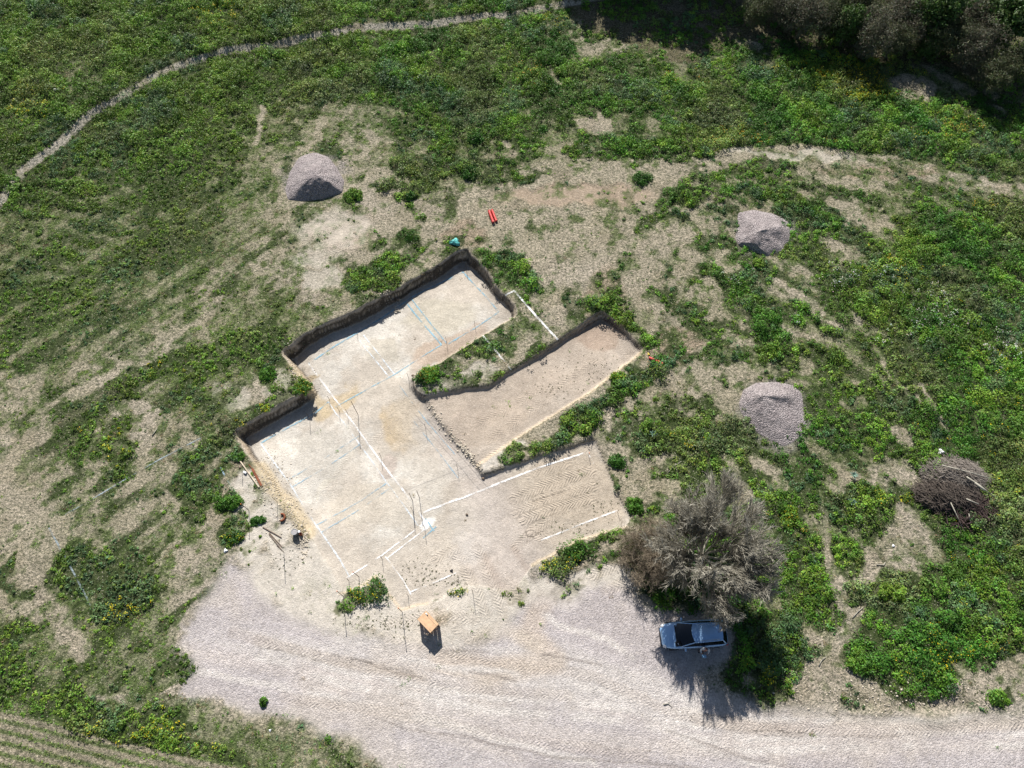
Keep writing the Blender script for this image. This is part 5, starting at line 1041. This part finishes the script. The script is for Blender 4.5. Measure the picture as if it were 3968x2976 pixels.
# ------------------------------------------------------------------ the wood at the upper right
def crown_mesh(seed, R, H, c, n, cn, size, rad, asp, jit=.3, upn=.6):
    g_ = np.random.default_rng(seed); d = g_.normal(0, 1, (n, 3)); d /= np.linalg.norm(d, axis=1, keepdims=True); q = g_.random(n) ** .45
    p = d * q[:, None] * np.array([R, R, H * .5]) * (1 + .25 * np.sin(d[:, :1] * 5 + seed)); p[:, 2] += H * .62
    p = p[p[:, 2] > H * .18]; m = len(p); t = np.array(c) * (1 + .25 * g_.normal(0, 1, (m, 1)).clip(-1.6, 1.6))
    v, f, k = leaves(p, np.full(m, rad), np.full(m, rad * 1.1), np.full(m, cn), np.full(m, size), t, asp, upn, jit, .9, g_)
    return np_mesh('crown', v, f, k)
def trunk_mesh(seed, H, R, twig=False):
    r2 = random.Random(seed); lm = [((math.cos(a) * .6, math.sin(a) * .6, 1), H * .55, .09) for a in [i * 1.26 + r2.random() for i in range(5)]]
    pth = twig_paths((0, 0, H * .3), lm, 4 if twig else 2, seed, .25, .6, (8, 6, 4), (3, H * .26, H * .13, H * .07), (.09, .03, .018, .013), .14)
    b = tubes(pth, (5, 4, 3, 3)); b.tube([(0, 0, -.3), (.03, 0, H * .15), (0, 0, H * .32)], [.2, .15, .13], 8); return b.mesh('trunk', True)
PR = {}
for k, (R, H, c, n, cn, size, rad, asp, tw) in dict(green=(1.8, 5.0, (.07, .13, .028), 330, 34, .11, .42, .6, False), grey=(2.0, 4.4, (.125, .125, .078), 300, 34, .11, .5, .22, True), brown=(1.9, 4.0, (.095, .11, .048), 300, 34, .11, .48, .25, True), dark=(2.6, 8.4, (.05, .07, .03), 420, 34, .18, .7, .6, False)).items():
    PR[k] = (R, H, crown_mesh(hash_ := {'green': 11, 'grey': 12, 'brown': 13, 'dark': 14}[k], R, H, c, n, cn, size, rad, asp), trunk_mesh(hash_, H, R, tw))
wbk = mat_plain('wood_bark', (.10, .095, .06), .9, 0, .35, 3)
for k in PR: PR[k][2].materials.append(M['leaf']); PR[k][3].materials.append(wbk)
def wood_tree(kind, x, y, s, label, group='trees at the edge of the wood'):
    z = float(zat(min(max(x, FX0), FX1), min(max(y, FY0), FY1))); e = empty('wood_tree', (x, y, z), random.random() * 6.28, label, 'tree', group); e.scale = (s, s, s * random.uniform(.9, 1.1))
    link('crown', PR[kind][2], e); link('trunk', PR[kind][3], e)
WT = [('grey',3125,60,1.0,'grey leafless tree farthest left at the front of the wood'),('grey',3050,20,.9,'low grey tree at the dark left end of the wood'),('green',3283,112,.75,'small green tree between grey ones above the yellow flowers'),('brown',3215,60,1.0,'brown grey tree behind the small green one above the yellow flowers'),
      ('grey',3390,130,1.0,'grey leafless tree above the dry grass patch'),('brown',3470,150,.8,'brownish leafless tree above the dry grass patch, nearer the clearing'),('green',3631,55,1.2,'large bright green tree in the middle of the wood'),('grey',3545,120,.8,'grey tree tucked below the large bright green tree'),
      ('brown',3676,140,.95,'wide brown grey tree right of the large green tree'),('grey',3790,180,1.0,'blue grey leafless tree casting the long pointed shadow'),('green',3891,80,1.2,'bright green tree near the top right corner'),('brown',3948,235,.95,'brown tree at the right border of the wood'),
      ('grey',3500,40,1.0,'grey tree at the top border left of the large green tree'),('brown',3330,20,1.0,'brown grey tree at the top border above the small green tree'),('grey',3760,60,1.0,'grey tree between the two bright green trees'),('brown',3860,290,.8,'low brown bushy tree at the lower tip of the wood'),('green',3600,190,.5,'small dark green tree at the wood edge by the dry grass'),('brown',2940,40,.8,'low dim brown tree in the shaded end of the wood')]
for kd, px, py, s, lab in WT:
    x, y, _ = G(px, py, 2.7 * s); wood_tree(kd, x, y, s, lab)
DG = 'tall trees behind the edge of the wood'
for i, (x, y, s) in enumerate([(6,76,.95),(10,75,1.0),(14,76,1.05),(17.5,74,1.0),(21,76,1.1),(25,76,1.05),(28,77,1.0),(12,79,1.1),(19,80,1.1),(26,81,1.1),(31,76,.8)]): wood_tree('dark', x, y, s, 'tall dark tree behind the edge of the wood', DG)
for i, (x, y, s) in enumerate([(36,70,1.1),(41,72,1.2),(46,70,1.2),(50,71,1.1),(54,71,1.2),(44,77,1.2),(38,78,1.2),(57,70,.9),(62,72,.9),(33,67,1.1),(49,76,1.1)]): wood_tree(('brown','grey','green')[i % 3], x, y, s, 'tree deeper in the wood', 'trees deeper in the wood')
print('done')
